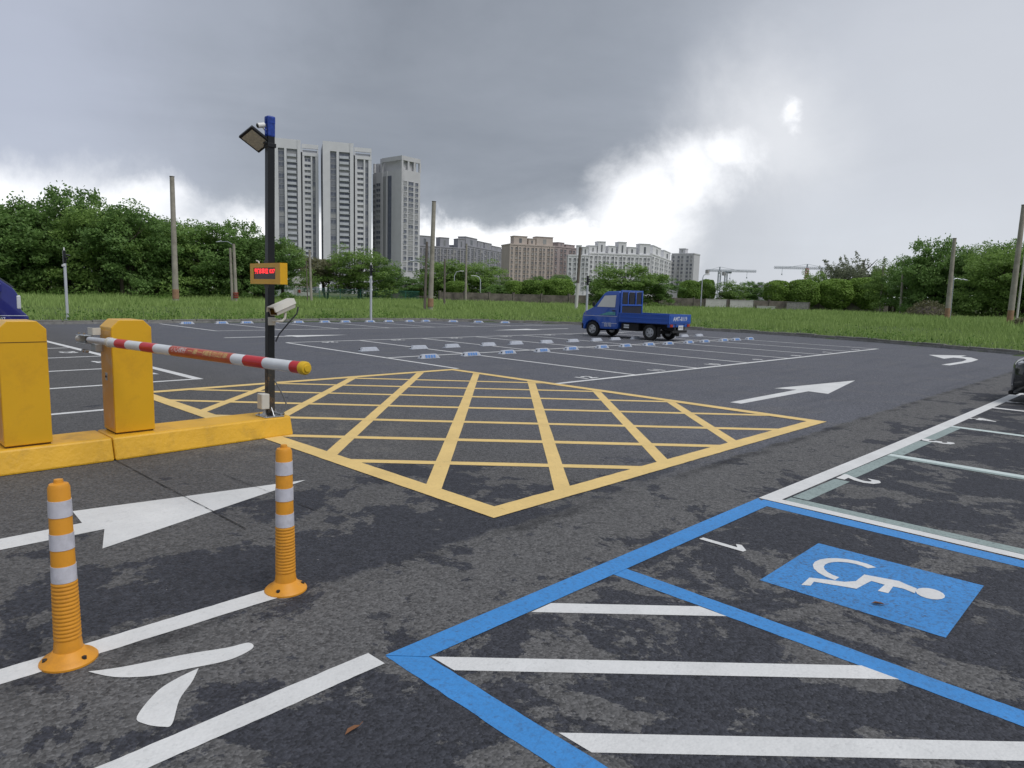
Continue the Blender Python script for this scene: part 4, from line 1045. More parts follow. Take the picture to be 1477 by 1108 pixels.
cam_post('silver camera post on the grass edge in front of the bushy tree', 535, 379, 35.5)
cam_post('silver camera post half hidden behind the cab of the blue truck', 846, 395, 39)

# ---- fence, walls, sheds behind the field
def wall_run(name, label, pts, h0, th, m, cat='wall', zoff=0.):
    """pts: (px, d) along the wall; one panel per span, pillars between"""
    P_ = [at(px, 440, d) for px, d in pts]; o0 = P_[0]
    t = thing(name, label, cat, (o0.x, o0.y, 0))
    for a, b in zip(P_[:-1], P_[1:]):
        L_ = (b-a).xy.length; n = max(1, round(L_/4.0))
        for k in range(n):
            u = a+(b-a)*(k/n); w = a+(b-a)*((k+1)/n); z = h0+rnd.uniform(-.06, .06)
            u0 = Vector((u.x-o0.x, u.y-o0.y, z/2+zoff)); w0 = Vector((w.x-o0.x, w.y-o0.y, z/2+zoff)); dd = (w0-u0).normalized()
            MB().bar(u0+dd*.14, w0-dd*.14, th, z).build('panel', m, t)
            MB().box(u0.x-.15, u0.x+.15, u0.y-.15, u0.y+.15, 0, z+.18+zoff).build('pillar', m, t)
    return t
wall_run('old_wall', 'low stained concrete wall with pillars along the far edge of the field', [(634, 99), (740, 101), (860, 102), (1000, 104), (1180, 106), (1300, 104)], 1.75, .2, 'wall_old')
def wall_panel(label, p0, p1, d, z0, z1, m):
    a, b = at(p0, 440, d), at(p1, 440, d)
    t = thing('wall_sheet', label, 'wall panel', (a.x, a.y, 0)); w = (b-a); w.z = 0
    MB().bar(Vector((0, 0, (z0+z1)/2)), w+Vector((0, 0, (z0+z1)/2)), .12, z1-z0).build('sheet', m, t)
    MB().bar(Vector((0, 0, z1)), w+Vector((0, 0, z1)), .2, .06).build('coping', m, t)
    for k in (0, 1): MB().box(w.x*k-.09, w.x*k+.09, w.y*k-.09, w.y*k+.09, 0, z1+.08).build('post', 'wall_old', t)
wall_panel('bluish white wall panel under the street lamp', 1017, 1048, 102.5, 0, 1.75, 'wall_white')
wall_panel('cream white wall panel below the dense dark bush', 1052, 1087, 102.5, 0, 1.7, 'wall_white')
wall_panel('short low white wall panel beside the dark gap', 1091, 1119, 102.5, 0, .95, 'wall_white')
wall_panel('pale grey wall panel below the round clipped trees', 1134, 1167, 102.5, 0, 1.65, 'concrete')
# green mesh fence on the left
fp = [at(px, 430, d) for px, d in ((225, 76), (330, 78), (430, 80), (520, 83), (605, 90))]
fo = thing('mesh_fence', 'green wire mesh fence between the field and the trees', 'fence', (fp[0].x, fp[0].y, 0))
for a, b in zip(fp[:-1], fp[1:]):
    n = max(1, round((b-a).xy.length/2.5))
    for k in range(n):
        u = (a+(b-a)*(k/n))-fp[0]; w = (a+(b-a)*((k+1)/n))-fp[0]; u.z = w.z = 0
        up = Vector((0, 0, 1)); MB().tube(u, u+up*1.75, .035, n=6).build('post', 'fence_green', fo)
        m = MB(); m.bar(u+up*1.7, w+up*1.7, .04); m.bar(u+up*.35, w+up*.35, .04)
        for j in range(1, 20): m.bar(u+(w-u)*(j/20)+up*.35, u+(w-u)*(j/20)+up*1.7, .012)
        for j in range(1, 9): m.bar(u+up*(.35+.15*j), w+up*(.35+.15*j), .012)
        m.build('mesh_panel', 'fence_green', fo)
# sheds and low buildings
def shed(name, label, p0, p1, d, z0, z1, depth, parts):
    a, b = at(p0, 430, d), at(p1, 430, d); L_ = (b-a).xy.length
    t = thing(name, label, 'shed', (a.x, a.y, z0), atan2(b.y-a.y, b.x-a.x))
    for nm, x0, x1, y0, y1, za, zb, m in parts(L_, z1-z0, depth): MB().box(x0, x1, y0, y1, za, zb).build(nm, m, t)
shed('long_shed', 'long low shed with white roof and red front panel left of the tall pole', 546, 612, 140, 0, 3.2, 6, lambda L, h, D: [('wall', 0, L, .2, D, 0, h*.66, 'wall_old'), ('roof', -.3, L*.62, -.3, D+.3, h*.66, h*.86, 'wall_white'), ('roof', L*.62, L+.3, -.3, D+.3, h*.66, h, 'wall_white'), ('red_panel', L*.66, L*.96, -.38, -.31, h*.66, h*.93, 'red_sheet')])
shed('white_hut', 'small white hut at the foot of the leftmost tower', 415, 441, 96, 0, 3.6, 3, lambda L, h, D: [('wall', L*.25, L, 0, D, 0, h, 'wall_white'), ('lean_to', 0, L*.24, .3, D, 0, h*.82, 'tower_dark'), ('vent', L*.55, L*.72, -.03, .01, h*.3, h*.42, 'lamp_red')])
shed('site_shed', 'low pale shed behind the fence under the yellow sign', 392, 413, 92, 0, 2.2, 3, lambda L, h, D: [('wall', 0, L, 0, D, 0, h*.8, 'block_white'), ('roof', -.2, L+.2, -.2, D, h*.8, h, 'wall_white')])

# ================================================================== CITY
def window_mesh(w, h, wall, gl, th=.28):
    m = MB(); f = .16
    m.box(-w/2, w/2, -.06, .10, -h/2, h/2, 1)
    m.box(-w/2-f, -w/2, -th, .10, -h/2-f, h/2+f); m.box(w/2, w/2+f, -th, .10, -h/2-f, h/2+f)
    m.box(-w/2, w/2, -th, .10, h/2, h/2+f); m.box(-w/2, w/2, -th-.1, .10, -h/2-f, -h/2)
    m.box(-.06, .06, -.12, -.05, -h/2, h/2)
    return m.mesh('window', [wall, gl])
def face_thing(name, label, p0, p1, d0, d1, cat='building', group=None):
    a, b = at(p0, 425, d0), at(p1, 425, d1)
    t = thing(name, label, cat, (a.x, a.y, -.2), atan2(b.y-a.y, b.x-a.x), group)
    return t, (b-a).xy.length
def zpx(px, py, d): return at(px, py, d).z+.2

def tower(label, p0, p1, d0, d1, top_py, skip_floors):
    t, L_ = face_thing('residential_tower', label, p0, p1, d0, d1)
    H = zpx((p0+p1)/2, top_py, d0); u = L_/28.0; D = 22; fh = 3.25; nf = int((H-6)/fh)
    MB().box(0, 17.2*u, .9, D, 0, H-1.5).build('core', 'tower_dark', t)
    MB().box(18.4*u, 28*u, 2.2, D, 0, H-5.2).build('core', 'tower_dark', t)
    MB().box(17.2*u, 18.4*u, 4, D, 0, H-6).build('core', 'tower_dark', t)
    for x0, x1, y in ((0, 4.1, 0), (7.7, 9.1, 0), (15.4, 17.4, -.3)):
        MB().box(x0*u, x1*u, y, 1.2, 0, H).build('wall_strip', 'tower', t)
    MB().box(4.1*u, 7.7*u, .02, 1.2, H-5.5, H-.05).build('cornice', 'tower', t); MB().box(9.1*u, 15.4*u, .02, 1.2, H-5.5, H-.05).build('cornice', 'tower', t)
    for x0, x1, y in ((18.4, 19.6, 1.2), (23.4, 24.3, 1.2), (26.2, 28, 1.2)):
        MB().box(x0*u, x1*u, y, 2.5, 0, H-8.6).build('wall_strip', 'tower', t)
    MB().box(18.4*u, 28*u, 1.1, 2.6, H-8.6, H-6.6).build('cornice', 'tower', t)
    MB().box(18.0*u, 28*u, 1.3, 2.6, H-4.2, H-1.8).build('roof_beam', 'tower', t)
    for x in (18.3, 27.6): MB().box((x-.3)*u, (x+.3)*u, 1.4, 2.5, H-6.6, H-4.2).build('roof_post', 'tower', t)
    w1 = window_mesh(3.2*u, 2.15, 'tower_dark', 'far_glass', .1); w2 = window_mesh(5.6*u, 2.0, 'tower_dark', 'far_glass', .1); w3 = window_mesh(3.3*u, 1.75, 'tower', 'far_glass', .2); w4 = window_mesh(1.5*u, 2.2, 'tower_dark', 'far_glass', .1)
    bal = MB(); bal.box(-2.9*u, 2.4*u, -.75, .5, -.55, .95, 0); bal.box(-3.1*u, 3.0*u, -.5, .5, -.75, -.56, 0); bme = bal.mesh('balcony', ['balcony'])
    sp = MB().box(-1.9*u, 1.9*u, -.9, .6, -.8, .8).mesh('spandrel', 'tower')
    for k in range(skip_floors, nf):
        z = 4+k*fh
        if z < H-7:
            link('window', w1, t, (5.9*u, .86, z)); link('window', w2, t, (12.25*u, .86, z+.3)); link('balcony', bme, t, (12.25*u, .6, z-1.2))
        if z < H-11:
            link('window', w3, t, (21.5*u, 2.1, z+.3)); link('spandrel', sp, t, (21.5*u, 2.3, z-1.35)); link('window', w4, t, (25.25*u, 2.16, z))
    return t
tower('grey residential tower with blue glass bays, partly hidden by the black post', 394, 461, 425, 434, 199, 3)
tower('grey residential tower with blue glass bays, standing free between its two neighbours', 467, 536, 428, 437, 204, 6)

def tower3():
    t, L_ = face_thing('residential_tower', 'grey residential tower with two faces of punched windows and open roof frame', 533, 578, 455, 436)
    H = zpx(560, 247, 445); fh = 3.25; u = L_/18.0; D = 15.5
    # front-left face runs 0..L_, right face runs along +y from x = L_
    MB().box(3.4*u, L_, .5, D, 0, H).build('core', 'tower3', t); MB().box(0, 3.4*u, 2.5, D, 0, H).build('core', 'tower3', t)
    for x0, x1, y in ((2.4, 3.3, 1.5), (6.2, 7.4, .1), (9.3, 10.1, .1), (14.2, 18.0, .12)):
        MB().box(x0*u, x1*u, y, 2.6, 0, H-.05 if x0 < 14 else H+.05).build('wall_strip', 'tower3', t)
    for x0, x1 in ((7.4, 9.2), (10.2, 12.2)): MB().box(x0*u, x1*u, .30, .52, 20, H-3).build('glass_strip', 'far_glass', t)
    wA = window_mesh(2.5*u, 1.9, 'tower3', 'far_glass', .25); wB = window_mesh(2.4, 2.0, 'tower3', 'far_glass', .25); wC = window_mesh(4.0, 2.1, 'tower3', 'far_glass', .25)
    wD = window_mesh(1.8*u, 1.8, 'tower3', 'far_glass2', .15)
    for k in range(4, int((H-5)/fh)):
        z = 3.2+k*fh
        link('window', wA, t, (4.8*u, .45, z)); link('window', wD, t, (1.2*u, 2.45, z))
        for y, w in ((3.0, wB), (7.6, wC), (12.4, wB)):
            o = link('window', w, t, (L_+.05, y, z), pi/2)
    # roof frame
    R_ = [(2.6*u, .6), (L_, .6), (L_, D-.4), (6*u, D-.4)]; H2 = zpx(585, 226, 440)
    for x, y in R_+[(L_, 5.5), (L_, 10.5), (7*u, .6)]: MB().box(x-1.2, x, y-.3, y+.9, H, H2-2.5).build('roof_post', 'tower3', t)
    MB().box(7*u, L_+.03, .15, 1.5, H2-2.6, H2).build('roof_beam', 'tower3', t); MB().box(L_-1.5, L_+.06, 1.52, D, H2-2.6, H2).build('roof_beam', 'tower3', t)
    MB().box(8*u, L_-1.8, 2.5, D-2, H, H2-1.2).build('stair_tower', 'tower3', t); MB().box(4*u, 7.9*u, 3, 12, H, H2+.6).build('stair_tower', 'tower3', t); MB().box(0, 3*u, 3.2, 12, H, H2-2.0).build('stair_tower', 'tower3', t)
tower3()

def block(label, p0, p1, d0, d1, top_py, m, cols, rows, roof, depth=16, gl='far_glass2', side=0, fh=3.2, wfrac=.5, bands_m=None):
    t, L_ = face_thing('apartment_block', label, p0, p1, d0, d1)
    H = zpx(p0, top_py, d0)
    MB().box(0, L_, 0, depth, 0, H).build('wall', m, t)
    MB().box(-.3, L_+.3, -.35, depth+.3, H, H+.9).build('parapet', m, t)
    cw = L_/cols; w = window_mesh(cw*wfrac*1.15, 1.85, m, gl, .3)
    for k in range(rows):
        for c in range(cols):
            link('window', w, t, ((c+.5)*cw+(cw*.08 if c % 2 else -cw*.08), -.08, H-2.4-k*fh))
    if side:
        sw = depth/side; w2 = window_mesh(sw*.5, 1.5, m, gl, .3)
        for k in range(rows):
            for c in range(side): link('window', w2, t, (L_+.08, (c+.5)*sw, H-2.4-k*fh), pi/2)
    for f in [x/cols for x in range(0, cols+1, max(2, cols//6))]:
        MB().box(f*L_-.35, f*L_+.35, -.55, .1, 0, H-.4).build('pilaster', bands_m or m, t)
    for a, b, h_ in roof:
        rt = MB().box(a*L_, b*L_, 1.0, min(depth-1, 8), H+.9, H+.9+h_).build('roof_tower', m, t)
        MB().box(a*L_-.25, b*L_+.25, .7, min(depth-1, 8)+.3, H+.9+h_, H+1.4+h_).build('roof_cap', bands_m or m, rt)
        MB().box((a*.6+b*.4)*L_, (a*.4+b*.6)*L_, .93, 1.01, H+1.6, H+.9+h_*.75).build('roof_window', gl, rt)
    return t
block('long slate grey apartment block with tall roof towers beside the third tower', 604, 672, 560, 585, 355, 'block_grey', 14, 9, [(.0, .25, 7.2), (.44, .63, 7), (.82, .97, 7)], bands_m='block_slate')
block('slate grey apartment wing stepping away toward the beige block', 672, 737, 585, 690, 355, 'block_grey', 15, 10, [(.0, .22, 6.5), (.23, .35, 5), (.38, .53, 5), (.54, .75, 3.5), (.78, .97, 2.5)], bands_m='block_slate')
block('beige apartment block with rows of dark windows', 734, 797, 500, 512, 353, 'block_beige', 11, 11, [(.09, .39, 5.2), (.42, .58, 3.9), (.60, .98, 5.6)], side=0, wfrac=.42, depth=18)
block('brown apartment wing behind the beige block', 797, 829, 540, 560, 356, 'block_brown', 5, 10, [(.22, .48, 2.6), (.56, .96, 1.6)], wfrac=.36)
block('low white apartment wing left of the big white block', 818, 848, 480, 480, 369, 'block_white', 5, 7, [(.40, .62, 6), (.66, .95, 5)], side=0)
block('big white apartment block with roof towers above the dark tree', 848, 936, 490, 500, 366, 'block_white', 15, 7, [(.0, .12, 4.5), (.14, .26, 7.5), (.31, .43, 4.8), (.47, .60, 7.8), (.63, .76, 4.6), (.82, .99, 7.2)], side=4)
block('white apartment wing running back from the big white block', 937, 967, 505, 600, 367, 'block_white', 9, 8, [(.1, .45, 6), (.6, .95, 6)])
block('grey end block with banded balconies at the edge of the open sky', 966, 998, 600, 590, 367, 'tower3', 5, 9, [(.30, .58, 3.6)], wfrac=.40, gl='far_glass')
block('faint bluish high rise far behind the clipped trees', 1091, 1106, 1150, 1150, 411, 'block_grey', 3, 6, [(.2, .6, 3)])

# tower cranes far off
def lattice(m, a, b, w, n, mi=0):
    a, b = Vector(a), Vector(b); d = (b-a).normalized(); s = d.orthogonal().normalized()*w/2; u = d.cross(s)
    cs = [s+u, s-u, -s-u, -s+u]
    for c in cs: m.bar(a+c, b+c, w*.16)
    for k in range(n):
        p, q = a+(b-a)*(k/n), a+(b-a)*((k+1)/n)
        for i in range(4):
            m.bar(p+cs[i], q+cs[(i+1) % 4], w*.10)
def crane(label, px_m, py_top, py_jib, px_a, px_b, d, mast_m, jib_m):
    b = at(px_m, 440, d); t = thing('tower_crane', label, 'crane', (b.x, b.y, 0)); k = d/FPX
    zj = at(px_m, py_jib, d).z; zt = at(px_m, py_top, d).z
    m = MB(); lattice(m, (0, 0, 0), (0, 0, zj), 2.6, 24); m.build('mast', mast_m, t)
    m = MB(); lattice(m, Rh*(px_a-px_m)*k+Vector((0, 0, zj)), Rh*(px_b-px_m)*k+Vector((0, 0, zj+.4)), 1.8, 30); m.build('jib', jib_m, t)
    m = MB(); m.bar((0, 0, zj), (0, 0, zt), 1.1)
    far = px_b if abs(px_b-px_m) > abs(px_a-px_m) else px_a; near = px_a if far == px_b else px_b
    m.bar((0, 0, zt), Rh*(far-px_m)*k*.65+Vector((0, 0, zj)), .3); m.bar((0, 0, zt), Rh*(near-px_m)*k*.9+Vector((0, 0, zj)), .3); m.build('apex', jib_m, t)
    q = Rh*(near-px_m)*k*.92+Vector((0, 0, zj-1.5)); MB().bar(q-Vector((0, 0, 2)), q+Vector((0, 0, 2)), 3.2, 3.2).build('counterweight', 'block_slate', t)
    MB().box(-1.4, 1.4, -1.4, 1.4, zj-3.2, zj-.8).build('cab', 'block_white', t)
    hk = Rh*(far-px_m)*k*.75; m = MB(); m.bar(hk+Vector((0, 0, zj)), hk+Vector((0, 0, zj-6)), .22); m.bar(hk+Vector((0, 0, zj-6)), hk+Vector((0, 0, zj-7.5)), .9); m.build('hook_line', 'crane_grey_hazed', t)
crane('grey tower crane with long jib behind the dark bush', 1035, 385, 390.5, 1016, 1087, 760, 'crane_grey_hazed', 'crane_grey_hazed')
crane('grey tower crane with short jib beside the bigger crane', 1044.5, 391, 393, 1041, 1052, 790, 'crane_grey_hazed', 'crane_grey_hazed')
crane('tower crane with red mast over the clipped tree row', 1160, 381, 387, 1113, 1198, 720, 'crane_red_hazed', 'crane_grey_hazed')

# ================================================================== VEGETATION
def leaf_quads(pos, nrm_bias, size, r, aspect=.55, droop=0.):
    n = len(pos)
    a = r.normal(size=(n, 3))+nrm_bias; a /= np.linalg.norm(a, axis=1)[:, None]+1e-9        # leaf normals
    t = r.normal(size=(n, 3)); t[:, 2] -= droop; t -= a*np.sum(a*t, 1)[:, None]; t /= np.linalg.norm(t, axis=1)[:, None]+1e-9
    b = np.cross(a, t); s = size*r.uniform(.65, 1.35, n)
    t = t*s[:, None]*.5; b = b*(s*aspect)[:, None]*.5
    q = np.empty((n, 4, 3)); q[:, 0] = pos-t; q[:, 1] = pos+b-t*.1; q[:, 2] = pos+t; q[:, 3] = pos-b-t*.1
    return q.reshape(-1, 3)
def crown_broad(seed, R=4.0, H=8.0, clumps=120, per=150, leaf=.245, crest=0):
    """uneven crown made of leaf clumps; bottom at z = 0"""
    r = np.random.default_rng(seed); out = []; nb = []
    lob = r.normal(size=(5, 3)); ph = r.uniform(0, 6.28, 5)
    for k in range(clumps):
        v = r.normal(size=3); v /= np.linalg.norm(v)
        
        f = 1+.16*sum(sin(3*(lob[i]@v)+ph[i]) for i in range(5))/1.6
        rr = f*(r.uniform(.62, 1.0) if r.random() < .8 else r.uniform(.2, .6))
        hx, hy = v[0], v[1]
        if v[2] < 0:
            k_ = .95*sqrt(r.random())/(sqrt(hx*hx+hy*hy)+1e-6); hx *= k_; hy *= k_
        c = np.array([hx*R*rr, hy*R*rr, H*.5+v[2]*H*.5*rr])
        cr = r.uniform(.55, 1.15)*R/4.2
        p = r.normal(size=(per, 3)); p /= np.linalg.norm(p, axis=1)[:, None]; p *= (r.uniform(.25, 1, per)**.5*cr)[:, None]*np.array([1.15, 1.15, .62])
        out.append(c+p); nb.append(np.repeat((v*.7+np.array([0, 0, .9]))[None], per, 0))
    for k in range(crest):      # loose sprigs breaking the skyline
        a = r.uniform(0, 6.28); c = np.array([cos(a)*R*.6*r.random(), sin(a)*R*.6*r.random(), H*r.uniform(.88, .97)]); m = 60
        p = r.normal(size=(m, 3))*np.array([.24, .24, .30]); out.append(c+p); nb.append(np.repeat(np.array([[0, 0, .3]]), m, 0))
    pos = np.concatenate(out); nbv = np.concatenate(nb)
    pos[:, 2] = np.maximum(pos[:, 2], .05)
    return leaf_quads(pos, nbv, leaf, r)
def crown_clipped(seed, n=13000, leaf=.24, p=3.2):
    """sheared round tree: rounded block, 4 m across, 4 m high"""
    r = np.random.default_rng(seed)
    v = r.normal(size=(n, 3)); v /= (np.sum(np.abs(v)**p, 1)**(1/p))[:, None]
    f = 1+.05*np.sin(v[:, 0]*5+seed)*np.cos(v[:, 1]*4)+.05*np.sin(v[:, 2]*6+v[:, 0]*3)
    rr = np.where(r.random(n) < .66, r.uniform(.90, 1.0, n), r.uniform(.35, .92, n))*f
    pos = v*rr[:, None]*np.array([2, 2, 2]); pos[:, 2] += 2
    # shoots and small hollows
    hol = np.sin(pos[:, 0]*3.1+seed)*np.sin(pos[:, 1]*2.7)*np.sin(pos[:, 2]*3.3+1) > .42
    pos = pos[~hol | (r.random(n) < .35)]; v = (pos-np.array([0, 0, 2]))/2
    return leaf_quads(pos, v*1.2+np.array([0, 0, .35]), leaf, r)
def crown_feather(seed, n_br=170):
    """feathery casuarina: plumes of thin sprays, 10 m across, 9 m high"""
    r = np.random.default_rng(seed); P_ = []; B_ = []
    for k in range(n_br):
        a = r.uniform(0, 6.28); rad = 5*sqrt(r.random()); h0 = r.uniform(.5, 5.5)*(1-.05*rad)
        p0 = np.array([cos(a)*rad*.75, sin(a)*rad*.75, h0]); L_ = r.uniform(1.8, 3.4)
        d = np.array([cos(a)*.35+.30, sin(a)*.35, 1.0]); d /= np.linalg.norm(d); m = 70
        s = r.random(m); p = p0+np.outer(s*L_, d)+r.normal(size=(m, 3))*(.42*(1-s)+.06)[:, None]
        P_.append(p); B_.append(np.repeat(np.array([[.3, 0, .2]]), m, 0))
    pos = np.concatenate(P_); return leaf_quads(pos, np.concatenate(B_), .42, r, .28)
def trunk_mesh(seed, H, r0, m, multi_=1):
    r = np.random.default_rng(seed); M_ = MB()
    for k in range(multi_):
        ox, oy = (r.uniform(-.5, .5, 2) if multi_ > 1 else (0, 0)); lx, ly = r.uniform(-.12, .12, 2)*H
        pts = [Vector((ox, oy, -.25)), Vector((ox+lx*.2, oy+ly*.2, H*.25)), Vector((ox+lx*.5, oy+ly*.5, H*.5)), Vector((ox+lx, oy+ly, H*.8))]
        M_.sweep(pts, [r0*1.25, r0, r0*.7, r0*.2], 9)
        for j in range(6):
            a = r.uniform(0, 6.28); z = r.uniform(.22, .6); b0 = pts[1]+(pts[3]-pts[1])*((z-.22)/.58); L_ = H*r.uniform(.25, .42)
            e = b0+Vector((cos(a)*L_*.8, sin(a)*L_*.8, L_*.65)); M_.sweep([b0, (b0+e)/2+Vector((0, 0, -.1)), e], [r0*.5, r0*.32, r0*.08], 7)
    return M_.mesh('trunk', m, smooth=True)
CROWNS = dict(
    broadA=(fast_mesh('crown', crown_broad(11, crest=10), 4, 'leaf_dark'), 8., 8.), broadB=(fast_mesh('crown', crown_broad(12, clumps=130, per=140, leaf=.23, crest=4), 4, 'leaf_mid'), 8., 8.),
    broadC=(fast_mesh('crown', crown_broad(13, clumps=110, per=150, leaf=.26, crest=16), 4, 'leaf_dark'), 8., 8.), broadD=(fast_mesh('crown', crown_broad(14, H=6.0, clumps=110, per=150), 4, 'leaf_mid'), 8., 6.),
    bare=(fast_mesh('crown', crown_broad(19, H=6.0, clumps=85, per=85, leaf=.28), 4, 'leaf_brown'), 8., 6.),
    clipA=(fast_mesh('crown', crown_clipped(21), 4, 'leaf_trim'), 4., 4.), clipB=(fast_mesh('crown', crown_clipped(22, p=2.5), 4, 'leaf_trim'), 4., 4.),
    feather=(fast_mesh('crown', crown_feather(31), 4, 'leaf_grey'), 10., 9.))
TRUNKS = dict(a=trunk_mesh(1, 8, .20, 'bark'), b=trunk_mesh(2, 8, .15, 'bark', 3), c=trunk_mesh(3, 4, .14, 'bark_pale'))
def tree(name, label, px, top_py, d, width, kind, trunk='a', clear=.6, group=None, depth=None):
    p = at(px, 425, d); gz = max(0, ground_at(p.x, p.y)) if d < 105 else 0
    T = at(px, top_py, d).z; t = thing(name, label, 'tree', (p.x, p.y, gz), 0, group)
    me, w0, h0 = CROWNS[kind]; hh = max(1.5, T-gz-clear)
    c = link('crown', me, t, (0, 0, clear), rnd.uniform(0, 6.28)); width *= 1.0 if kind.startswith('clip') else 1.22; c.scale = (width/w0, (depth or width)/w0, hh/h0)
    if depth: c.rotation_euler.z = YAW+rnd.choice((0, pi))
    k = (T-gz)/(8 if trunk != 'c' else 4); q = link('trunk', TRUNKS[trunk], t, (0, 0, 0), rnd.uniform(0, 6.28)); q.scale = (k, k, k)
    return t
LW, LWg = 'dense leafy tree in the dark wood left of the towers', 'trees of the left wood'
for px, ty, d, w, kd in ((-75, 288, 61, 8, 'broadA'), (-25, 287, 61, 8, 'broadB'), (18, 289, 60, 7, 'broadA'), (62, 284, 62, 7, 'broadC'), (148, 285, 62, 7, 'broadB'), (186, 292, 61, 6.5, 'broadA'), (222, 309, 64, 6.5, 'broadC'),
                      (262, 311, 66, 7, 'broadB'), (300, 317, 67, 7, 'broadA'), (385, 335, 70, 5.5, 'broadC'),
                      (-50, 296, 73, 9, 'broadC'), (0, 292, 74, 9, 'broadA'), (55, 294, 74, 9, 'broadB'), (120, 292, 74, 8, 'broadA'), (185, 300, 75, 8, 'broadC'), (240, 312, 76, 8, 'broadA'), (330, 330, 78, 7, 'broadB'), (370, 338, 79, 6, 'broadA')):
    tree('broadleaf_tree', LW, px, ty+7, d, w, kd, 'b', -.2, LWg)
tree('broadleaf_tree', 'tallest tree of the left wood with loose sprigs above the rest', 108, 274, 64, 7.0, 'broadC', 'b', .4)
tree('broadleaf_tree', 'tree smothered in vines behind the paired poles with the lamp', 345, 321, 69, 5.0, 'broadC', 'b', .3)
tree('broadleaf_tree', 'light green tree leaning out behind the yellow sign', 408, 345, 72, 5.0, 'broadB', 'a', 1.6)
tree('broadleaf_tree', 'broad bushy tree with bare brown branches below the middle tower', 470, 362, 86, 7.0, 'bare', 'b', .9)
tree('broadleaf_tree', 'rounded bright tree in front of the middle tower', 520, 357, 85, 7.2, 'broadB', 'b', .5)
tree('broadleaf_tree', 'small dark tree behind the silver camera post', 560, 384, 88, 4.0, 'broadA', 'a', .6)
tree('broadleaf_tree', 'dark low tree between the bushy tree and the tall pole', 592, 402, 118, 6.0, 'broadA', 'a', .4)
tree('broadleaf_tree', 'wide tree with flat spreading top behind the tall pole', 640, 374, 122, 9.0, 'broadD', 'a', .6)
tree('broadleaf_tree', 'full tree between the pale pole and the street lamps', 690, 377, 120, 8.5, 'broadB', 'a', .5)
tree('broadleaf_tree', 'low dark tree left of the square clipped trees', 716, 411, 108, 4.0, 'broadA', 'a', .3)
for px, ty, w in ((735, 405, 4.0), (775, 399, 3.6), (812, 397, 5.0)):
    tree('broadleaf_tree', 'green tree rising just behind the square clipped trees', px, ty, 118, w, 'broadA', 'a', .3, 'trees behind the square clipped trees')
for px, ty, w in ((743, 405, 3.2), (771, 404, 3.9), (804, 402, 4.6)):
    tree('clipped_tree', 'tree clipped to a square block above the stained wall', px, ty, 108, w, 'clipA', 'c', .9, 'square clipped trees')
tree('clipped_tree', 'round clipped tree with bare underside beside the slim dark pole', 659, 405, 110, 3.6, 'clipB', 'c', 1.3)
tree('broadleaf_tree', 'big dark spreading tree behind the blue truck', 903, 381, 86, 8.2, 'broadD', 'b', .3)
tree('broadleaf_tree', 'small dark tree at the left flank of the big spreading tree', 862, 402, 92, 3.6, 'broadA', 'a', .3)
tree('broadleaf_tree', 'mid green tree at the right flank of the big spreading tree', 948, 397, 90, 5.5, 'broadA', 'b', .3)
tree('clipped_tree', 'round clipped tree just right of the blue truck', 994, 404, 108, 3.3, 'clipB', 'c', .9)
tree('clipped_tree', 'narrow clipped tree behind the grey street lamp', 1018, 403, 112, 2.6, 'clipA', 'c', .9)
tree('broadleaf_tree', 'dense dark bush behind the cream white wall panel', 1050, 406, 110, 5.0, 'broadD', 'b', .4)
tree('broadleaf_tree', 'loose dark tree behind the dense bush, below the cranes', 1080, 407, 135, 6.5, 'broadC', 'a', .4)
tree('clipped_tree', 'round clipped tree above the dark gap in the wall', 1121, 404, 107, 3.8, 'clipB', 'c', 1.2)
for px, ty, w in ((1158, 403, 4.9), (1204, 402, 5.4), (1247, 400, 5.6)):
    tree('clipped_tree', 'round clipped tree in the close row before the right wood', px, ty, 106, w, 'clipB', 'c', .8, 'close row of round clipped trees')
tree('broadleaf_tree', 'dark round tree top showing over the clipped row near the red crane mast', 1175, 391, 120, 4.5, 'broadD', 'a', .5)
tree('feathery_tree', 'grey green feathery tree rising over the clipped row', 1232, 353, 122, 10.0, 'feather', 'a', .8)
for px, ty, d, w, kd in ((1288, 378, 98, 6, 'broadB'), (1318, 372, 90, 6, 'broadA'), (1342, 347, 84, 6.5, 'broadC'), (1368, 357, 86, 6, 'broadA'), (1392, 366, 82, 5.5, 'broadA'), (1424, 349, 80, 7, 'broadB'), (1462, 352, 79, 7.5, 'broadA'), (1443, 356, 74, 7, 'broadB'), (1485, 352, 73, 8, 'broadB'), (1505, 352, 78, 8, 'broadC'), (1550, 345, 77, 8, 'broadA')):
    tree('broadleaf_tree', 'dense tree in the wood behind the leaning poles on the right', px, ty, d, w, kd, 'b', -.2, 'trees of the right wood')

# brush heaps
def heap(name, label, px, d, w, h_, m, leafy, cat='heap'):
    p = at(px, 440, d); gz = ground_at(p.x, p.y); r = np.random.default_rng(int(px))
    t = thing(name, label, cat, (p.x, p.y, gz)); n = 2600
    a = r.uniform(0, 6.28, n); q = np.sqrt(r.random(n)); z = (1-q**2)*h_*r.uniform(.3, 1.05, n)
    pos = np.stack([np.cos(a)*q*w/2, np.sin(a)*q*w/2, z], 1)
    link('brush', fast_mesh('brush', leaf_quads(pos, np.array([0, 0, .3]), .45 if leafy else .3, r, .2), 4, m), t)
    MB().lathe([(w*.42, 0), (w*.36, h_*.35), (w*.22, h_*.62), (.05, h_*.72)], 14).build('core', 'rubble', t, smooth=True)
heap('brush_heap', 'brown heap of cut brush at the foot of the right wood', 1340, 72, 5.0, 1.75, 'leaf_brown', True)
heap('rubble_heap', 'small dark heap of dug earth beside the leaning pole with the white pipe', 1480, 44, 2.0, .55, 'leaf_brown', False)

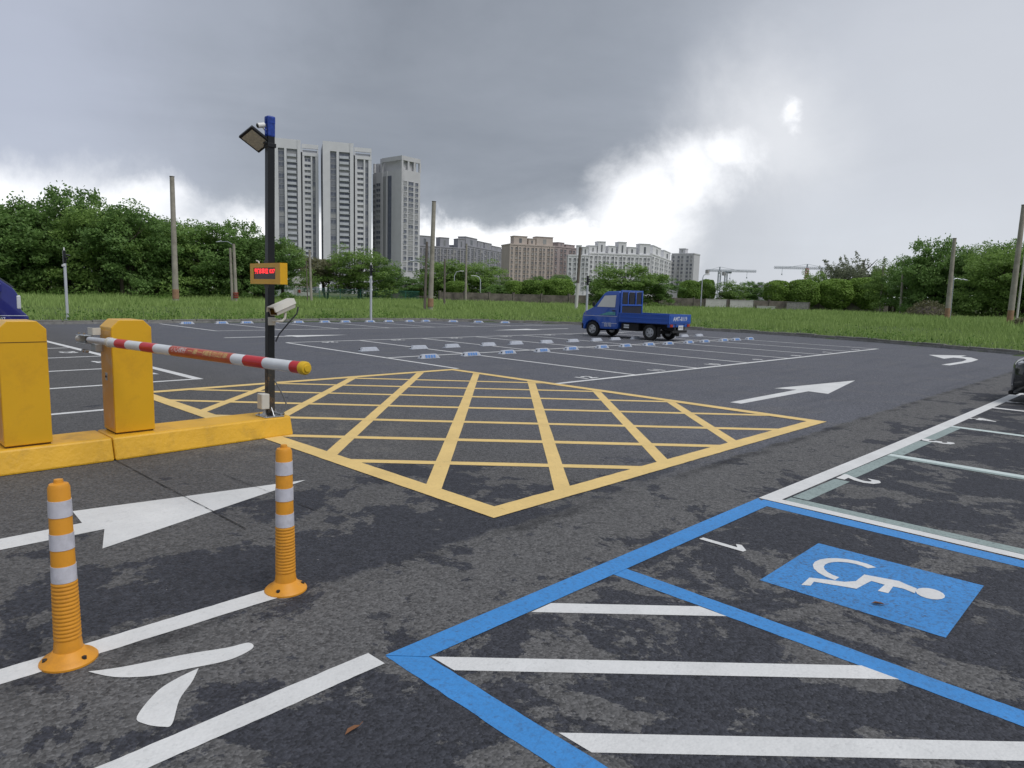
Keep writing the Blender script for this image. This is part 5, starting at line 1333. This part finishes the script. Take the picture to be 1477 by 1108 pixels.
# ---- grass and weeds
def grass():
    r = np.random.default_rng(5); out = []
    for n, dmin, dmax, hgt, wid in ((330000, .1, 16, .27, .024), (190000, 14, 45, .36, .045), (80000, 40, 85, .42, .075)):
        P_ = np.stack([r.uniform(-130, 22, n*3), r.uniform(-30, 112, n*3)], 1)
        f = P_@np.array([Fh.x, Fh.y]); s = P_@np.array([Rh.x, Rh.y])
        P_ = P_[(f > 20) & (f < 100) & (np.abs(s) < f*.86+4)]
        d = lot_dist(P_); k = (d > dmin) & (d < dmax); P_, d = P_[k], d[k]
        if len(P_) > n: P_, d = P_[:n], d[:n]
        z = field_z(P_, d); m = len(P_)
        patch = .5+.5*np.sin(P_[:, 0]*.45+1.7*np.sin(P_[:, 1]*.31))*np.cos(P_[:, 1]*.38+np.sin(P_[:, 0]*.23))
        h_ = hgt*(.45+.9*patch)*r.uniform(.55, 1.2, m)*np.clip(.5+d/3, .5, 1)
        a = r.uniform(0, 6.28, m); lean = h_*r.uniform(.05, .6, m); b = r.uniform(0, 6.28, m)
        w = wid*r.uniform(.6, 1.3, m)
        v = np.empty((m, 3, 3)); base = np.stack([P_[:, 0], P_[:, 1], z-.03], 1)
        off = np.stack([np.cos(a)*w, np.sin(a)*w, np.zeros(m)], 1)
        v[:, 0] = base-off; v[:, 1] = base+off
        v[:, 2] = base+np.stack([np.cos(b)*lean, np.sin(b)*lean, h_+.03], 1)
        out.append(v.reshape(-1, 3))
    return np.concatenate(out)
tag(link('tall_grass', fast_mesh('tall_grass', grass(), 3, 'grass')), 'tall green grass covering the whole field', 'grass', kind='stuff')
def weeds():
    r = np.random.default_rng(9); P_ = []
    for i, p in enumerate(KS):
        if p.y < -5: continue
        for k in range(3):
            if r.random() < (.55 if p.y < 24 else .15):
                nrm = np.array([-1.0, 0]) if p.y < 24 else np.array([-.3, .95])
                c = np.array([p.x, p.y])+nrm*r.uniform(.5, 2.0)+r.normal(size=2)*.4; m = 60; h_ = r.uniform(.15, .5)
                q = r.normal(size=(m, 3))*np.array([.32, .32, .5*h_]); q[:, 2] = np.abs(q[:, 2])+.05
                P_.append(q+np.array([c[0], c[1], .12]))
    # taller weeds against fence and wall
    for px0, px1, d0, d1 in ((-60, 240, 58, 60), (225, 605, 74, 88), (634, 1300, 98, 102)):
        for k in range(150):
            u = r.random(); p = at(px0+(px1-px0)*u, 430, d0+(d1-d0)*u-r.uniform(0, 3)); m = 26
            q = r.normal(size=(m, 3))*np.array([.5, .5, .35]); q[:, 2] = np.abs(q[:, 2])
            P_.append(q+np.array([p.x, p.y, .35]))
    pos = np.concatenate(P_); return leaf_quads(pos, np.array([0, 0, .8]), .11, r, .5)
tag(link('weeds', fast_mesh('weeds', weeds(), 4, 'weed')), 'leafy weeds along the kerb and the foot of the fence', 'weeds', kind='stuff')

# fallen leaves
for label, (x, y), rz in (('curled brown leaf on the blue wheelchair panel', (-1.03, 3.83), .5), ('brown leaf on the dark asphalt by the white lane line', (-1.98, 1.27), 1.7)):
    t = thing('fallen_leaf', label, 'leaf', (x, y, .008), rz)
    vs = [(-.035, 0, .0), (-.012, .012, .008), (.018, .011, .006), (.035, 0, .002), (.018, -.011, .009), (-.012, -.012, .012), (0, 0, .0)]
    MB().add(vs, [(0, 6, 1), (1, 6, 2), (2, 6, 3), (3, 6, 4), (4, 6, 5), (5, 6, 0)]).build('blade', 'dead_leaf', t, smooth=True)
    MB().sweep([(.033, 0, .003), (.05, .004, .006)], .0012, 5).build('stalk', 'dead_leaf', t)
